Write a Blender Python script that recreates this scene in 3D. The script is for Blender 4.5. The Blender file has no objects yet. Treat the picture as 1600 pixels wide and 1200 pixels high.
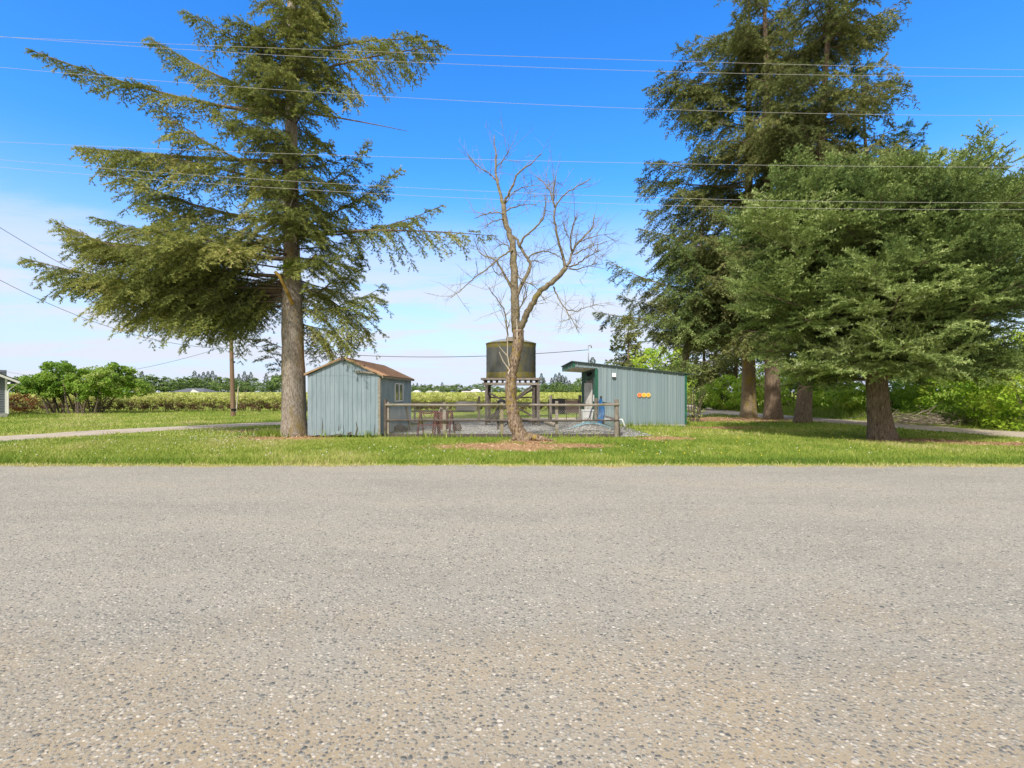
import bpy, math, random
import numpy as np
S = bpy.context.scene
C = S.collection
# ------------------------------------------------------------------ camera, sky, sun
HC, HY, F = 1.6, 612.0, 800.0          # eye height, horizon row and focal length in photo pixels
cd = bpy.data.cameras.new('camera'); cam = bpy.data.objects.new('camera', cd); C.objects.link(cam)
cam.location = (0, 0, HC); cam.rotation_euler = (math.radians(90), 0, 0)
cd.sensor_width = 36; cd.lens = 18; cd.shift_y = (HY - 600) / 1600
cd.clip_start = .05; cd.clip_end = 3000
S.camera = cam
S.view_settings.view_transform = 'Standard'; S.view_settings.look = 'None'
S.view_settings.gamma = 1; S.view_settings.use_curve_mapping = False
S.view_settings.exposure = 0.70
SUN_EL, SUN_AZ = math.radians(45), math.radians(201)     # azimuth measured clockwise from +Y: behind the camera, from its left
sl = bpy.data.lights.new('sun', 'SUN'); sun = bpy.data.objects.new('sun', sl); C.objects.link(sun)
sl.energy = 2.7; sl.angle = math.radians(2.0); sl.color = (1, .95, .87)
sd = np.array([math.sin(SUN_AZ) * math.cos(SUN_EL), math.cos(SUN_AZ) * math.cos(SUN_EL), math.sin(SUN_EL)])
from mathutils import Vector
sun.rotation_euler = Vector(sd).to_track_quat('Z', 'Y').to_euler()
w = bpy.data.worlds.new("World"); S.world = w; w.use_nodes = True
nt = w.node_tree; N = nt.nodes; L = nt.links; N.clear()
def wn(t, **k):
    n = N.new(t)
    for a, b in k.items(): setattr(n, a, b)
    return n
out = wn('ShaderNodeOutputWorld'); bg = wn('ShaderNodeBackground'); bg.inputs[1].default_value = .15
sky = wn('ShaderNodeTexSky', sky_type='NISHITA', sun_disc=False, sun_elevation=SUN_EL, sun_rotation=SUN_AZ)
sky.air_density = 1.1; sky.dust_density = .4; sky.ozone_density = 3.5
hs = wn('ShaderNodeHueSaturation'); hs.inputs['Saturation'].default_value = 1.32; hs.inputs['Value'].default_value = 1.0
L.new(sky.outputs[0], hs.inputs['Color'])
gr = wn('ShaderNodeMix', data_type='RGBA', blend_type='MULTIPLY'); gr.inputs[0].default_value = 1; L.new(hs.outputs[0], gr.inputs[6]); gr.inputs[7].default_value = (.80, 1.05, 1.32, 1)
tc = wn('ShaderNodeTexCoord'); sp = wn('ShaderNodeSeparateXYZ'); L.new(tc.outputs['Generated'], sp.inputs[0])
def wm(op, a, b=None, cl=False):
    n = wn('ShaderNodeMath', operation=op); n.use_clamp = cl
    for i, v in enumerate((a, b)):
        if v is None: continue
        if isinstance(v, (int, float)): n.inputs[i].default_value = v
        else: L.new(v, n.inputs[i])
    return n.outputs[0]
z = sp.outputs['Z']; zz = wm('ADD', wm('MAXIMUM', z, 0), .09)
cb = wn('ShaderNodeCombineXYZ'); L.new(wm('DIVIDE', sp.outputs['X'], zz), cb.inputs[0]); L.new(wm('DIVIDE', sp.outputs['Y'], zz), cb.inputs[1])
mp = wn('ShaderNodeMapping'); mp.inputs['Scale'].default_value = (.55, 1.0, 1); mp.inputs['Location'].default_value = (3.1, 1.7, 0)
mp.inputs['Rotation'].default_value = (0, 0, .25)
L.new(cb.outputs[0], mp.inputs[0])
nz = wn('ShaderNodeTexNoise'); nz.inputs['Scale'].default_value = 1.1; nz.inputs['Detail'].default_value = 9; nz.inputs['Roughness'].default_value = .62
nz.inputs['Distortion'].default_value = .5
L.new(mp.outputs[0], nz.inputs['Vector'])
def wr(v, a, b, c=0, d=1):
    n = wn('ShaderNodeMapRange', interpolation_type='SMOOTHSTEP'); L.new(v, n.inputs[0])
    for i, q in enumerate((a, b, c, d)): n.inputs[i + 1].default_value = q
    return n.outputs[0]
cov = wr(nz.outputs[0], .38, .56)
low = wr(z, .14, .36, 1, 0)
vhz = wr(z, .0, .40, .92, 0)
def wmix(f, a, c):
    m_ = wn('ShaderNodeMix', data_type='RGBA'); L.new(f, m_.inputs[0]); L.new(a, m_.inputs[6]); m_.inputs[7].default_value = (*c, 1); return m_.outputs[2]
c1 = wmix(vhz, gr.outputs[2], (2.9, 3.35, 4.3))                       # thin veil near the horizon
c2 = wmix(wm('MULTIPLY', wm('MULTIPLY', cov, low), .85), c1, (3.35, 3.5, 3.95))
behind = wm('MULTIPLY', wm('MAXIMUM', wr(sp.outputs['Y'], .28, .56, 1, 0), wr(z, .63, .78)), wr(nz.outputs[0], .25, .6, .55, .97))   # added unseen cloud behind, beside and overhead, to whiten the fill light
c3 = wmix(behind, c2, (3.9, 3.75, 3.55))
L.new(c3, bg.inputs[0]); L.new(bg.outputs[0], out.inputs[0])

# ------------------------------------------------------------------ helpers
def rs(seed): return np.random.default_rng(seed)
def dist(py): return HC * F / (py - HY)
def gp(px, py):                       # a spot on the ground
    d = dist(py); return ((px - 800) / F * d, d)
def hz(py, d): return HC + (HY - py) * d / F
def pt(px, py, d): return np.array([(px - 800) / F * d, d, hz(py, d)])

MATS = {}
def mat(name, col=(.5, .5, .5), rough=.8, var=.25, scale=6., detail=5, bump=.0, bscale=40., col2=None, stretch=(1, 1, 1), metal=0, spec=.3, trans=0, patch=None, ramp=None, attr=None, patch_scale=2.0, patch_thr=(.5, .62)):
    m = bpy.data.materials.new(name); m.use_nodes = True; t = m.node_tree; n = t.nodes; l = t.links
    b = n['Principled BSDF']; b.inputs['Roughness'].default_value = rough; b.inputs['Metallic'].default_value = metal
    b.inputs['Specular IOR Level'].default_value = spec
    tc = n.new('ShaderNodeTexCoord'); mp = n.new('ShaderNodeMapping'); mp.inputs['Scale'].default_value = stretch
    l.new(tc.outputs['Object'], mp.inputs[0])
    nz = n.new('ShaderNodeTexNoise'); nz.inputs['Scale'].default_value = scale; nz.inputs['Detail'].default_value = detail; nz.inputs['Roughness'].default_value = .65
    l.new(mp.outputs[0], nz.inputs['Vector'])
    if attr:
        at = n.new('ShaderNodeAttribute'); at.attribute_name = attr; r = n.new('ShaderNodeValToRGB')
        e = r.color_ramp.elements
        for i, (p, c) in enumerate(ramp):
            q = e[i] if i < 2 else e.new(p)
            q.position = p; q.color = (*c, 1)
        l.new(at.outputs['Fac'], r.inputs[0]); base = r.outputs[0]
    else:
        c2 = col2 or tuple(c * (1 - var) for c in col); c1 = col if col2 else tuple(min(1, c * (1 + var)) for c in col)
        r = n.new('ShaderNodeValToRGB'); e = r.color_ramp.elements
        e[0].position = .32; e[0].color = (*c2, 1); e[1].position = .68; e[1].color = (*c1, 1)
        l.new(nz.outputs[0], r.inputs[0]); base = r.outputs[0]
    if patch:
        n2 = n.new('ShaderNodeTexNoise'); n2.inputs['Scale'].default_value = patch_scale; n2.inputs['Detail'].default_value = 6; n2.inputs['Roughness'].default_value = .7
        l.new(mp.outputs[0], n2.inputs['Vector'])
        mr = n.new('ShaderNodeMapRange'); l.new(n2.outputs[0], mr.inputs[0]); mr.inputs[1].default_value, mr.inputs[2].default_value = patch_thr
        x = n.new('ShaderNodeMix'); x.data_type = 'RGBA'; l.new(mr.outputs[0], x.inputs[0]); l.new(base, x.inputs[6]); x.inputs[7].default_value = (*patch, 1)
        base = x.outputs[2]
    l.new(base, b.inputs['Base Color'])
    if bump:
        n3 = n.new('ShaderNodeTexNoise'); n3.inputs['Scale'].default_value = bscale; n3.inputs['Detail'].default_value = 4
        l.new(mp.outputs[0], n3.inputs['Vector'])
        bp = n.new('ShaderNodeBump'); bp.inputs['Strength'].default_value = bump; bp.inputs['Distance'].default_value = .02
        l.new(n3.outputs[0], bp.inputs['Height']); l.new(bp.outputs[0], b.inputs['Normal'])
    if trans:
        o = n['Material Output']; tr = n.new('ShaderNodeBsdfTranslucent'); l.new(base, tr.inputs[0])
        ms = n.new('ShaderNodeMixShader'); ms.inputs[0].default_value = trans
        l.new(b.outputs[0], ms.inputs[1]); l.new(tr.outputs[0], ms.inputs[2]); l.new(ms.outputs[0], o.inputs[0])
    MATS[name] = m
    return m

WL = {}                                # world location of things and parts
def tag(o, label=None, cat=None, group=None, kind=None):
    for k, v in (('label', label), ('category', cat), ('group', group), ('kind', kind)):
        if v: o[k] = v
    return o
def thing(name, loc, label, cat, group=None):
    o = bpy.data.objects.new(name, None); C.objects.link(o); o.location = loc; o.empty_display_size = .2
    WL[o.name] = np.array(loc, float); return tag(o, label, cat, group)
def link_mesh(name, me, mats, parent=None, loc=None, smooth=False):
    o = bpy.data.objects.new(name, me); C.objects.link(o)
    for m in (mats if isinstance(mats, (list, tuple)) else [mats]): me.materials.append(m)
    if parent is not None:
        o.parent = parent; WL[o.name] = WL[parent.name]
    else:
        o.location = loc if loc is not None else (0, 0, 0); WL[o.name] = np.array(o.location)
    if smooth: me.polygons.foreach_set('use_smooth', [True] * len(me.polygons))
    return o
class MB:
    def __init__(s): s.v = []; s.f = []; s.m = []
    def add(s, vs, fs, mi=0):
        k = len(s.v); s.v += [tuple(map(float, p)) for p in vs]; s.f += [tuple(i + k for i in f) for f in fs]; s.m += [mi] * len(fs)
    def box(s, x0, x1, y0, y1, z0, z1, mi=0):
        s.add([(x0, y0, z0), (x1, y0, z0), (x1, y1, z0), (x0, y1, z0), (x0, y0, z1), (x1, y0, z1), (x1, y1, z1), (x0, y1, z1)],
              [(0, 3, 2, 1), (4, 5, 6, 7), (0, 1, 5, 4), (1, 2, 6, 5), (2, 3, 7, 6), (3, 0, 4, 7)], mi)
    def beam(s, a, b, wd, ht, up=(0, 0, 1), mi=0):
        a, b, up = map(lambda q: np.array(q, float), (a, b, up)); d = b - a; d /= np.linalg.norm(d)
        if abs(d @ up) > .99: up = np.array([0, 1., 0])
        x = np.cross(d, up); x /= np.linalg.norm(x); y = np.cross(x, d)
        vs = [p + x * sx * wd / 2 + y * sy * ht / 2 for p in (a, b) for sx, sy in ((-1, -1), (1, -1), (1, 1), (-1, 1))]
        s.add(vs, [(3, 2, 1, 0), (4, 5, 6, 7), (0, 1, 5, 4), (1, 2, 6, 5), (2, 3, 7, 6), (3, 0, 4, 7)], mi)
    def tube(s, pts, r, n=8, cap=True, rough=0, seed=0, mi=0):
        pts = np.array(pts, float); m = len(pts); r = np.full(m, r) if np.isscalar(r) else np.array(r, float)
        T = np.gradient(pts, axis=0); T /= np.linalg.norm(T, axis=1)[:, None] + 1e-9
        u = np.cross(T[0], [0, 0, 1.] if abs(T[0][2]) < .9 else [0, 1., 0]); u /= np.linalg.norm(u); R = rs(seed); vs = []
        prof = 1 + rough * R.uniform(-1, 1, n) if rough else np.ones(n)
        for i in range(m):
            u = u - (u @ T[i]) * T[i]; u /= np.linalg.norm(u); v = np.cross(T[i], u)
            pr = prof * (1 + rough * .5 * R.uniform(-1, 1, n)) if rough else prof
            for k in range(n):
                a = 2 * math.pi * k / n; vs.append(pts[i] + (u * math.cos(a) + v * math.sin(a)) * r[i] * pr[k])
        fs = [(i * n + k, i * n + (k + 1) % n, (i + 1) * n + (k + 1) % n, (i + 1) * n + k) for i in range(m - 1) for k in range(n)]
        if cap: fs += [tuple(range(n))[::-1], tuple((m - 1) * n + k for k in range(n))]
        s.add(vs, fs, mi)
    def cyl(s, a, b, r0, r1=None, n=12, **k): s.tube([a, b], [r0, r0 if r1 is None else r1], n, **k)
    def lathe(s, c, prof, n=32, mi=0):
        vs = [(c[0] + r * math.cos(2 * math.pi * k / n), c[1] + r * math.sin(2 * math.pi * k / n), c[2] + zz) for r, zz in prof for k in range(n)]
        fs = [(i * n + k, i * n + (k + 1) % n, (i + 1) * n + (k + 1) % n, (i + 1) * n + k) for i in range(len(prof) - 1) for k in range(n)]
        s.add(vs, fs, mi)
    def build(s, name, m, parent=None, loc=None, smooth=False):
        me = bpy.data.meshes.new(name); off = WL[parent.name] if parent is not None else (np.array(loc, float) if loc is not None else np.zeros(3))
        me.from_pydata([tuple(np.array(p) - off) for p in s.v], [], s.f)
        o = link_mesh(name, me, m, parent, loc, smooth)
        if any(s.m): me.polygons.foreach_set('material_index', s.m)
        return o
def fast_mesh(name, V, nper, tint, m, parent=None, loc=None, fpoly=3):
    """V (K*nper,3) independent polygons of fpoly corners; tint one value per polygon"""
    me = bpy.data.meshes.new(name); off = WL[parent.name] if parent is not None else (np.array(loc, float) if loc is not None else np.zeros(3))
    V = (V - off).astype(np.float32); nv = len(V); nf = nv // fpoly
    me.vertices.add(nv); me.vertices.foreach_set('co', V.ravel())
    me.loops.add(nv); me.loops.foreach_set('vertex_index', np.arange(nv, dtype=np.int32))
    me.polygons.add(nf); me.polygons.foreach_set('loop_start', np.arange(0, nv, fpoly, dtype=np.int32)); me.polygons.foreach_set('loop_total', np.full(nf, fpoly, dtype=np.int32))
    me.update()
    if tint is not None:
        a = me.attributes.new('tint', 'FLOAT', 'FACE'); a.data.foreach_set('value', np.asarray(tint, np.float32))
    return link_mesh(name, me, m, parent, loc)
def unit(v): return v / (np.linalg.norm(v, axis=-1, keepdims=True) + 1e-9)
def noise3(P, s, seed=0):              # cheap smooth pseudo noise, -1..1
    R = rs(seed + 77); o = 0
    for k in range(4):
        d = R.normal(size=3); d /= np.linalg.norm(d); o = o + np.sin(P @ d * s * (1 + .7 * k) + R.uniform(0, 6.28)) / (1 + .5 * k)
    return o / 2.3

# a conifer shoot: needle groups as narrow triangles round a twig of length 1 (forward = z)
def shoot_template(k=3, lat=.26, wid=.2, core=.09):
    T = []
    for i in range(k):
        t = (i + .35) / k
        for sgn in (-1, 1):
            a = i * 1.05; c, s_ = math.cos(a), math.sin(a)
            tip = np.array([sgn * lat * c, sgn * lat * s_, min(1., t + .34)])
            T.append([[0, 0, t - wid * .8], [0, 0, t + wid * .9], tip])
    T.append([[-core, 0, 0], [core, 0, 0], [0, .02, 1.0]]); T.append([[-.05, 0, .62], [.05, 0, .62], [0, 0, 1.14]])
    return np.array(T).reshape(-1, 3)
SH3 = shoot_template(4, .27, .11); SH2 = shoot_template(2, .3, .3); SHF = shoot_template(5, .23, .10, .11)
def place_shoots(T, O, A, size, R, roll=None):
    A = unit(A); h = np.where(np.abs(A[:, 2:3]) < .9, np.array([[0, 0, 1.]]), np.array([[0, 1., 0]]))
    U = unit(np.cross(h, A)); W = np.cross(A, U)
    th = R.uniform(-.7, .7, len(O)) if roll is None else roll
    c, s_ = np.cos(th)[:, None], np.sin(th)[:, None]; U2 = U * c + W * s_; W2 = -U * s_ + W * c
    size = size[:, None, None]
    return (O[:, None] + size * (T[None, :, 0:1] * U2[:, None] + T[None, :, 1:2] * W2[:, None] + T[None, :, 2:3] * A[:, None])).reshape(-1, 3)

def bez(p0, c, p1, t):
    t = np.asarray(t)[:, None]; return (1 - t) ** 2 * p0 + 2 * t * (1 - t) * c + t ** 2 * p1
def limb_foliage(path, Llen, R, sec_sp, sec_len, sh_sp, sh_size, droop, start=.15, hang=0., up=0., fan=.75, rag=.35, taper=.9, tert=.2, vert=1.):
    """path(t)->points. returns origins, axes, sizes, twig segments"""
    n = max(3, int(Llen / sec_sp)); t = np.linspace(start, 1, n) + R.uniform(-.4, .4, n) * (1 - start) / n; t = np.clip(t, start, 1)
    P = path(t); D = unit(path(np.clip(t + .02, 0, 1.02)) - path(t - .02))
    side = unit(np.cross(D, [0, 0, 1.])); sg = np.where(np.arange(n) % 2, 1, -1)[:, None]
    prof = np.sin(np.clip((t - start) / (1 - start) * .8 + .16, 0, 1) * math.pi) ** .7 * (1 - taper * np.maximum(0, (t - .82) / .18)) + .12
    ln = sec_len * prof * R.uniform(1 - rag, 1 + rag, n)
    A = unit(D * (1 - fan * .45) + side * sg * fan + np.stack([np.zeros(n)] * 2 + [R.uniform(-.45, .4, n) * vert - hang + up], 1))
    Os, As, Ss, Tw = [], [], [], []
    for i in range(n):
        m = max(2, int(ln[i] / sh_sp)); s_ = (np.arange(m) + .5) / m
        q = P[i] + A[i] * (s_ * ln[i])[:, None]; dz = -droop * (s_ ** 1.8) * ln[i]; q[:, 2] += dz
        tan = A[i][None] + np.array([0, 0, -1.8 * droop])[None] * (s_ ** .8)[:, None]; tan = unit(tan)
        sd_ = unit(np.cross(tan, [0, 0, 1.]) + 1e-6)
        for k in (-1, 1):
            Os.append(q + R.normal(0, .015, q.shape)); a = tan * .75 + sd_ * k * R.uniform(.45, .8, (m, 1)) + R.normal(0, .16, q.shape); a[:, 2] += up * .3 - hang * .15
            As.append(a); Ss.append(sh_size * R.uniform(.65, 1.2, m))
        if tert:
            nt_ = max(1, int(ln[i] / tert)); ts = R.uniform(.12, .9, nt_)
            for u in ts:
                jx = min(m - 1, int(u * m)); k = 1 if R.uniform() < .5 else -1; ax = unit(tan[jx] * .65 + sd_[jx] * k * R.uniform(.5, .9) + np.array([0, 0, R.uniform(-.45, .3) - hang * .5])); tl = ln[i] * (1 - .6 * u) * R.uniform(.22, .42) + .05
                mm = max(2, int(tl / (sh_sp * .8))); g = (np.arange(mm) + .5)[:, None] / mm; qq = q[jx] + ax * g * tl; qq[:, 2] -= droop * .6 * (g[:, 0] ** 2) * tl; sgn = np.where(np.arange(mm) % 2, 1, -1)[:, None]; ss = unit(np.cross(ax, [0, 0, 1.]))
                Os.append(qq); As.append(ax * .8 + ss * sgn * .55 + R.normal(0, .2, qq.shape)); Ss.append(sh_size * R.uniform(.6, 1.1, mm))
        Tw.append((P[i], q[m // 2], q[-1]))
    Os.append(path(np.linspace(.93, 1, 4))); As.append(np.repeat(D[-1:], 4, 0) + R.normal(0, .3, (4, 3))); Ss.append(sh_size * R.uniform(.8, 1.3, 4))
    return np.concatenate(Os), np.concatenate(As), np.concatenate(Ss), Tw

def grow_conifer(root, limbs, trunk_pts, trunk_r, fmat, bmat, seed, T=SH3, sec_sp=.2, sh_sp=.09, sh_size=.15, crown_opts=None, bark_n=22, twigs=True, tint_shift=0, lmat=None):
    R = rs(seed); O, A, Z, mb, tb = [], [], [], MB(), MB()
    for lb in limbs:
        o = dict(crown_opts or {}); o.update(lb.get('o', {})); p0, c, p1 = map(lambda q: np.array(q, float), (lb['p0'], lb['c'], lb['p1']))
        Ln = np.linalg.norm(p1 - p0) * 1.05; r0 = lb.get('r', .0075 * Ln + .012); f = lambda t, p0=p0, c=c, p1=p1: bez(p0, c, p1, t)
        tt = np.linspace(0, 1, 7); mb.tube(f(tt), r0 * (1 - .85 * tt), 6, rough=.1, seed=seed)
        if o.get('bare'): continue
        ss = o.pop('sec_sp', sec_sp); hs_ = o.pop('sh_sp', sh_sp); hz_ = o.pop('sh_size', sh_size)
        a, b, c_, tw = limb_foliage(f, Ln, R, ss, o.pop('sec_len', .3 * Ln), hs_, hz_, **o)
        O.append(a); A.append(b); Z.append(c_)
        if twigs:
            for p, q, e in tw: tb.tube([p, q, e], [.007, .005, .002], 3, cap=False)
    O, A, Z = np.concatenate(O), np.concatenate(A), np.concatenate(Z)
    V = place_shoots(T, O, A, Z, R); k = len(T) // 3
    cl = np.clip(.45 + .3 * noise3(O, 1.3, seed) + R.normal(0, .13, len(O)) + tint_shift, 0, 1)
    tint = np.repeat(cl, k).reshape(-1, k); tint[:, -1] = np.clip(tint[:, -1] + .3, 0, 1)
    tr = MB(); tr.tube(trunk_pts, trunk_r, bark_n, rough=.05, seed=seed)
    t_ = tr.build('trunk', bmat, root, smooth=True)
    mb.build('limbs', lmat or bmat, root, smooth=True)
    if twigs and tb.v: tb.build('twigs', bmat, root)
    fast_mesh('crown', V, 0, tint.ravel(), fmat, root)
    return len(O)
def ring_trunk(pts, rad, flare=.5, m=26, wob=.03, seed=0, fl_len=.07):
    """resample a trunk line, flare the foot"""
    pts = np.array(pts, float); d = np.r_[0, np.cumsum(np.linalg.norm(np.diff(pts, axis=0), axis=1))]; s_ = d[-1] * np.linspace(0, 1, m) ** 1.5
    P = np.stack([np.interp(s_, d, pts[:, i]) for i in range(3)], 1); r = np.interp(s_, d, rad) * (1 + flare * np.exp(-s_ / (d[-1] * fl_len)))
    R = rs(seed); r = r * (1 + wob * np.convolve(R.normal(size=m + 4), np.ones(5) / 5, 'valid')); P[0, 2] -= .12
    return P, r
def leaf_quads(P, Nn, size, R, tilt=.8):
    """small rhombic leaves at P facing roughly Nn"""
    n = len(P); A = unit(Nn + R.normal(0, tilt, (n, 3))); U = unit(np.cross(A, R.normal(size=(n, 3)))); W = np.cross(A, U); s_ = (size * R.uniform(.6, 1.25, n))[:, None]
    return np.stack([P - U * s_ * .5, P + W * s_ * .32 - U * s_ * .05, P + U * s_ * .6, P - W * s_ * .32 - U * s_ * .05], 1).reshape(-1, 3)
def blob_leaves(c, rad, nclump, per, R, crad=.35, low=-.5, fill=.55):
    """leaf positions in uneven clumps spread over and inside an ellipsoid"""
    c = np.array(c, float); rad = np.array(rad, float); d = unit(R.normal(size=(nclump * 3, 3))); d = d[d[:, 2] > low][:nclump]
    k = (fill + (1 - fill) * R.uniform(0, 1, (len(d), 1)) ** .6) * (1 + .14 * noise3(d * 3, 1.6, int(R.integers(1e6))))[:, None]
    cc = c + d * rad * k; s_ = crad * R.uniform(.55, 1.3, len(cc))
    P = np.repeat(cc, per, 0) + unit(R.normal(size=(len(cc) * per, 3))) * (np.repeat(s_, per) * R.uniform(.2, 1, len(cc) * per) ** .5)[:, None] * np.array([1, 1, .7])
    Nn = unit(P - c + np.array([0, 0, .6])); ct = np.repeat(R.normal(0, .14, len(cc)), per)
    return P, Nn, ct

# ------------------------------------------------------------------ the ground
class NT:
    def __init__(s, name, rough=.9):
        s.m = bpy.data.materials.new(name); s.m.use_nodes = True; s.n = s.m.node_tree.nodes; s.l = s.m.node_tree.links
        s.b = s.n['Principled BSDF']; s.b.inputs['Roughness'].default_value = rough; s.b.inputs['Specular IOR Level'].default_value = .04
        s.tc = s.n.new('ShaderNodeTexCoord'); s.co = s.tc.outputs['Object']
    def math(s, op, a, b=None, cl=False):
        q = s.n.new('ShaderNodeMath'); q.operation = op; q.use_clamp = cl
        for i, v in enumerate((a, b)):
            if v is None: continue
            if isinstance(v, (int, float)): q.inputs[i].default_value = v
            else: s.l.new(v, q.inputs[i])
        return q.outputs[0]
    def noise(s, sc, det=5, ro=.6, st=None, loc=(0, 0, 0)):
        q = s.n.new('ShaderNodeTexNoise'); q.inputs['Scale'].default_value = sc; q.inputs['Detail'].default_value = det; q.inputs['Roughness'].default_value = ro
        mpp = s.n.new('ShaderNodeMapping'); mpp.inputs['Location'].default_value = loc
        if st: mpp.inputs['Scale'].default_value = st
        s.l.new(s.co, mpp.inputs[0]); s.l.new(mpp.outputs[0], q.inputs['Vector']); return q.outputs[0]
    def rng(s, v, a, b, c=0, d=1):
        q = s.n.new('ShaderNodeMapRange'); s.l.new(v, q.inputs[0])
        for i, x in enumerate((a, b, c, d)): q.inputs[i + 1].default_value = x
        return q.outputs[0]
    def mix(s, f, a, b):
        q = s.n.new('ShaderNodeMix'); q.data_type = 'RGBA'
        for i, v in ((0, f), (6, a), (7, b)):
            if isinstance(v, (int, float)): q.inputs[i].default_value = v
            elif isinstance(v, tuple): q.inputs[i].default_value = (*v, 1)
            else: s.l.new(v, q.inputs[i])
        return q.outputs[2]
    def voro(s, sc, loc=(0, 0, 0), rnd=1.):
        q = s.n.new('ShaderNodeTexVoronoi'); q.inputs['Scale'].default_value = sc; q.inputs['Randomness'].default_value = rnd
        mpp = s.n.new('ShaderNodeMapping'); mpp.inputs['Location'].default_value = loc; s.l.new(s.co, mpp.inputs[0])
        s.l.new(mpp.outputs[0], q.inputs['Vector']); sep = s.n.new('ShaderNodeSeparateColor'); s.l.new(q.outputs['Color'], sep.inputs[0])
        return q.outputs['Distance'], sep.outputs
    def ramp(s, v, els):
        q = s.n.new('ShaderNodeValToRGB'); e = q.color_ramp.elements; q.color_ramp.interpolation = 'LINEAR'
        for i, (p, c) in enumerate(els):
            k = e[i] if i < 2 else e.new(p)
            k.position = p; k.color = (*c, 1)
        s.l.new(v, q.inputs[0]); return q.outputs[0]
    def fin(s, c, h=None, st=.5, dist_=.01):
        s.l.new(c, s.b.inputs['Base Color'])
        if h is not None:
            bp = s.n.new('ShaderNodeBump'); bp.inputs['Strength'].default_value = st; bp.inputs['Distance'].default_value = dist_
            s.l.new(h, bp.inputs['Height']); s.l.new(bp.outputs[0], s.b.inputs['Normal'])
        return s.m
# needle litter and bare patches: centre, radii, strength
LIT = [(-.1, 14.9, 2.6, 1.25), (1.7, 15.0, 1.3, .75), (.5, 16.6, 1.0, .9), (-7.9, 17.9, 1.6, 1.3), (12.9, 16.6, 1.9, .9), (14.9, 15.6, 2.2, .7), (12.0, 29.6, 6.0, 2.6), (9.3, 22.6, 1.7, .8), (5.2, 17.4, 1.1, .9), (-10.2, 21, 1.5, 1.2)]
def litter(X, Y, seed=5):
    v = np.full(len(X), -9.); n = noise3(np.stack([X, Y * 1.6, X * 0], 1), 2.6, seed) * .35 + noise3(np.stack([X, Y, X * 0], 1), 9, seed + 1) * .2
    for cx, cy, rx, ry in LIT: v = np.maximum(v, 1 - np.hypot((X - cx) / rx, (Y - cy) / ry))
    return v + n
g = NT('lawn_earth', 1)
sx = g.n.new('ShaderNodeSeparateXYZ'); g.l.new(g.co, sx.inputs[0])
far = g.noise(.35, 6, .6); fine = g.noise(7, 6, .7)
col = g.ramp(far, [(.35, (.15, .23, .03)), (.5, (.25, .32, .045)), (.65, (.36, .37, .08))])
col = g.mix(g.rng(fine, .4, .7), col, (.2, .22, .06))
lv = None
for cx, cy, rx, ry in LIT:
    a = g.math('DIVIDE', g.math('SUBTRACT', sx.outputs[0], cx), rx); b = g.math('DIVIDE', g.math('SUBTRACT', sx.outputs[1], cy), ry)
    d_ = g.math('SUBTRACT', 1, g.math('SQRT', g.math('ADD', g.math('MULTIPLY', a, a), g.math('MULTIPLY', b, b))))
    lv = d_ if lv is None else g.math('MAXIMUM', lv, d_)
lv = g.math('ADD', lv, g.math('MULTIPLY', g.math('SUBTRACT', g.noise(1.3, 7, .7), .5), 1.5))
lit = g.ramp(g.noise(14, 8, .75), [(.3, (.16, .075, .04)), (.5, (.42, .26, .14)), (.7, (.62, .44, .26))])
col = g.mix(g.rng(lv, -.05, .2), col, lit)
edge = g.math('ADD', sx.outputs[1], g.math('MULTIPLY', g.noise(2, 6, .7), .5))
col = g.mix(g.rng(edge, 11.15, 11.5, 1, 0), col, (.42, .34, .2))
lawn_m = g.fin(col, g.noise(30, 5, .7), .6, .03)
def sheet(name, ring, z, m, kind='structure', **k):
    b = MB(); b.add([(x, y, z) for x, y in ring], [tuple(range(len(ring)))]); o = b.build(name, m); tag(o, kind=kind, **k); return o
sheet('ground', [(-700, -30), (700, -30), (700, 1300), (-700, 1300)], 0, lawn_m)

r = NT('chip_seal', .85)
base = r.ramp(r.noise(.4, 9, .68, (.5, 1.6, 1)), [(.36, (.325, .31, .275)), (.52, (.41, .385, .335)), (.68, (.48, .425, .34))])
sy = r.n.new('ShaderNodeSeparateXYZ'); r.l.new(r.co, sy.inputs[0])
dirt = r.math('ADD', r.rng(sy.outputs[1], 2.0, 4.2, .8, -.15), r.math('MULTIPLY', r.math('SUBTRACT', r.noise(1.1, 7, .65, loc=(4, 2, 0)), .5), 2.2), True)
base = r.mix(r.math('MULTIPLY', dirt, .8), base, (.50, .38, .235))
grain = r.noise(160, 4, .8); base = r.mix(r.rng(grain, .3, .7, 0, .55), base, (.24, .215, .17)); 
fd, fc = r.voro(95); base = r.mix(r.math('MULTIPLY', r.rng(fc[0], .55, 1.), .6), base, r.ramp(fc[1], [(0, (.13, .13, .135)), (.5, (.3, .28, .25)), (1, (.62, .58, .52))]))
def pebbles(base, sc, loc, prob, cut, els, jit=None):
    d_, c = r.voro(sc, loc); on = r.math('MULTIPLY', r.math('LESS_THAN', c[0], prob), r.rng(d_, cut, cut * .7))
    return r.mix(on, base, r.ramp(c[1], els)), r.math('MULTIPLY', on, r.math('SUBTRACT', 1, r.math('MULTIPLY', d_, 1.4)))
PE = [(0, (.14, .145, .145)), (.15, (.22, .22, .21)), (.4, (.36, .325, .27)), (.7, (.38, .37, .33)), (.9, (.54, .49, .42)), (1, (.66, .61, .53))]
thin = r.rng(sy.outputs[1], 2.5, 4.5, .35, 1)
base, h1 = pebbles(base, 50, (0, 0, 0), .8, .48, PE)
base, h2 = pebbles(base, 31, (3, 1, 0), .38, .44, PE)
base, h3 = pebbles(base, 19, (7, 5, 0), .10, .36, PE)
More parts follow.
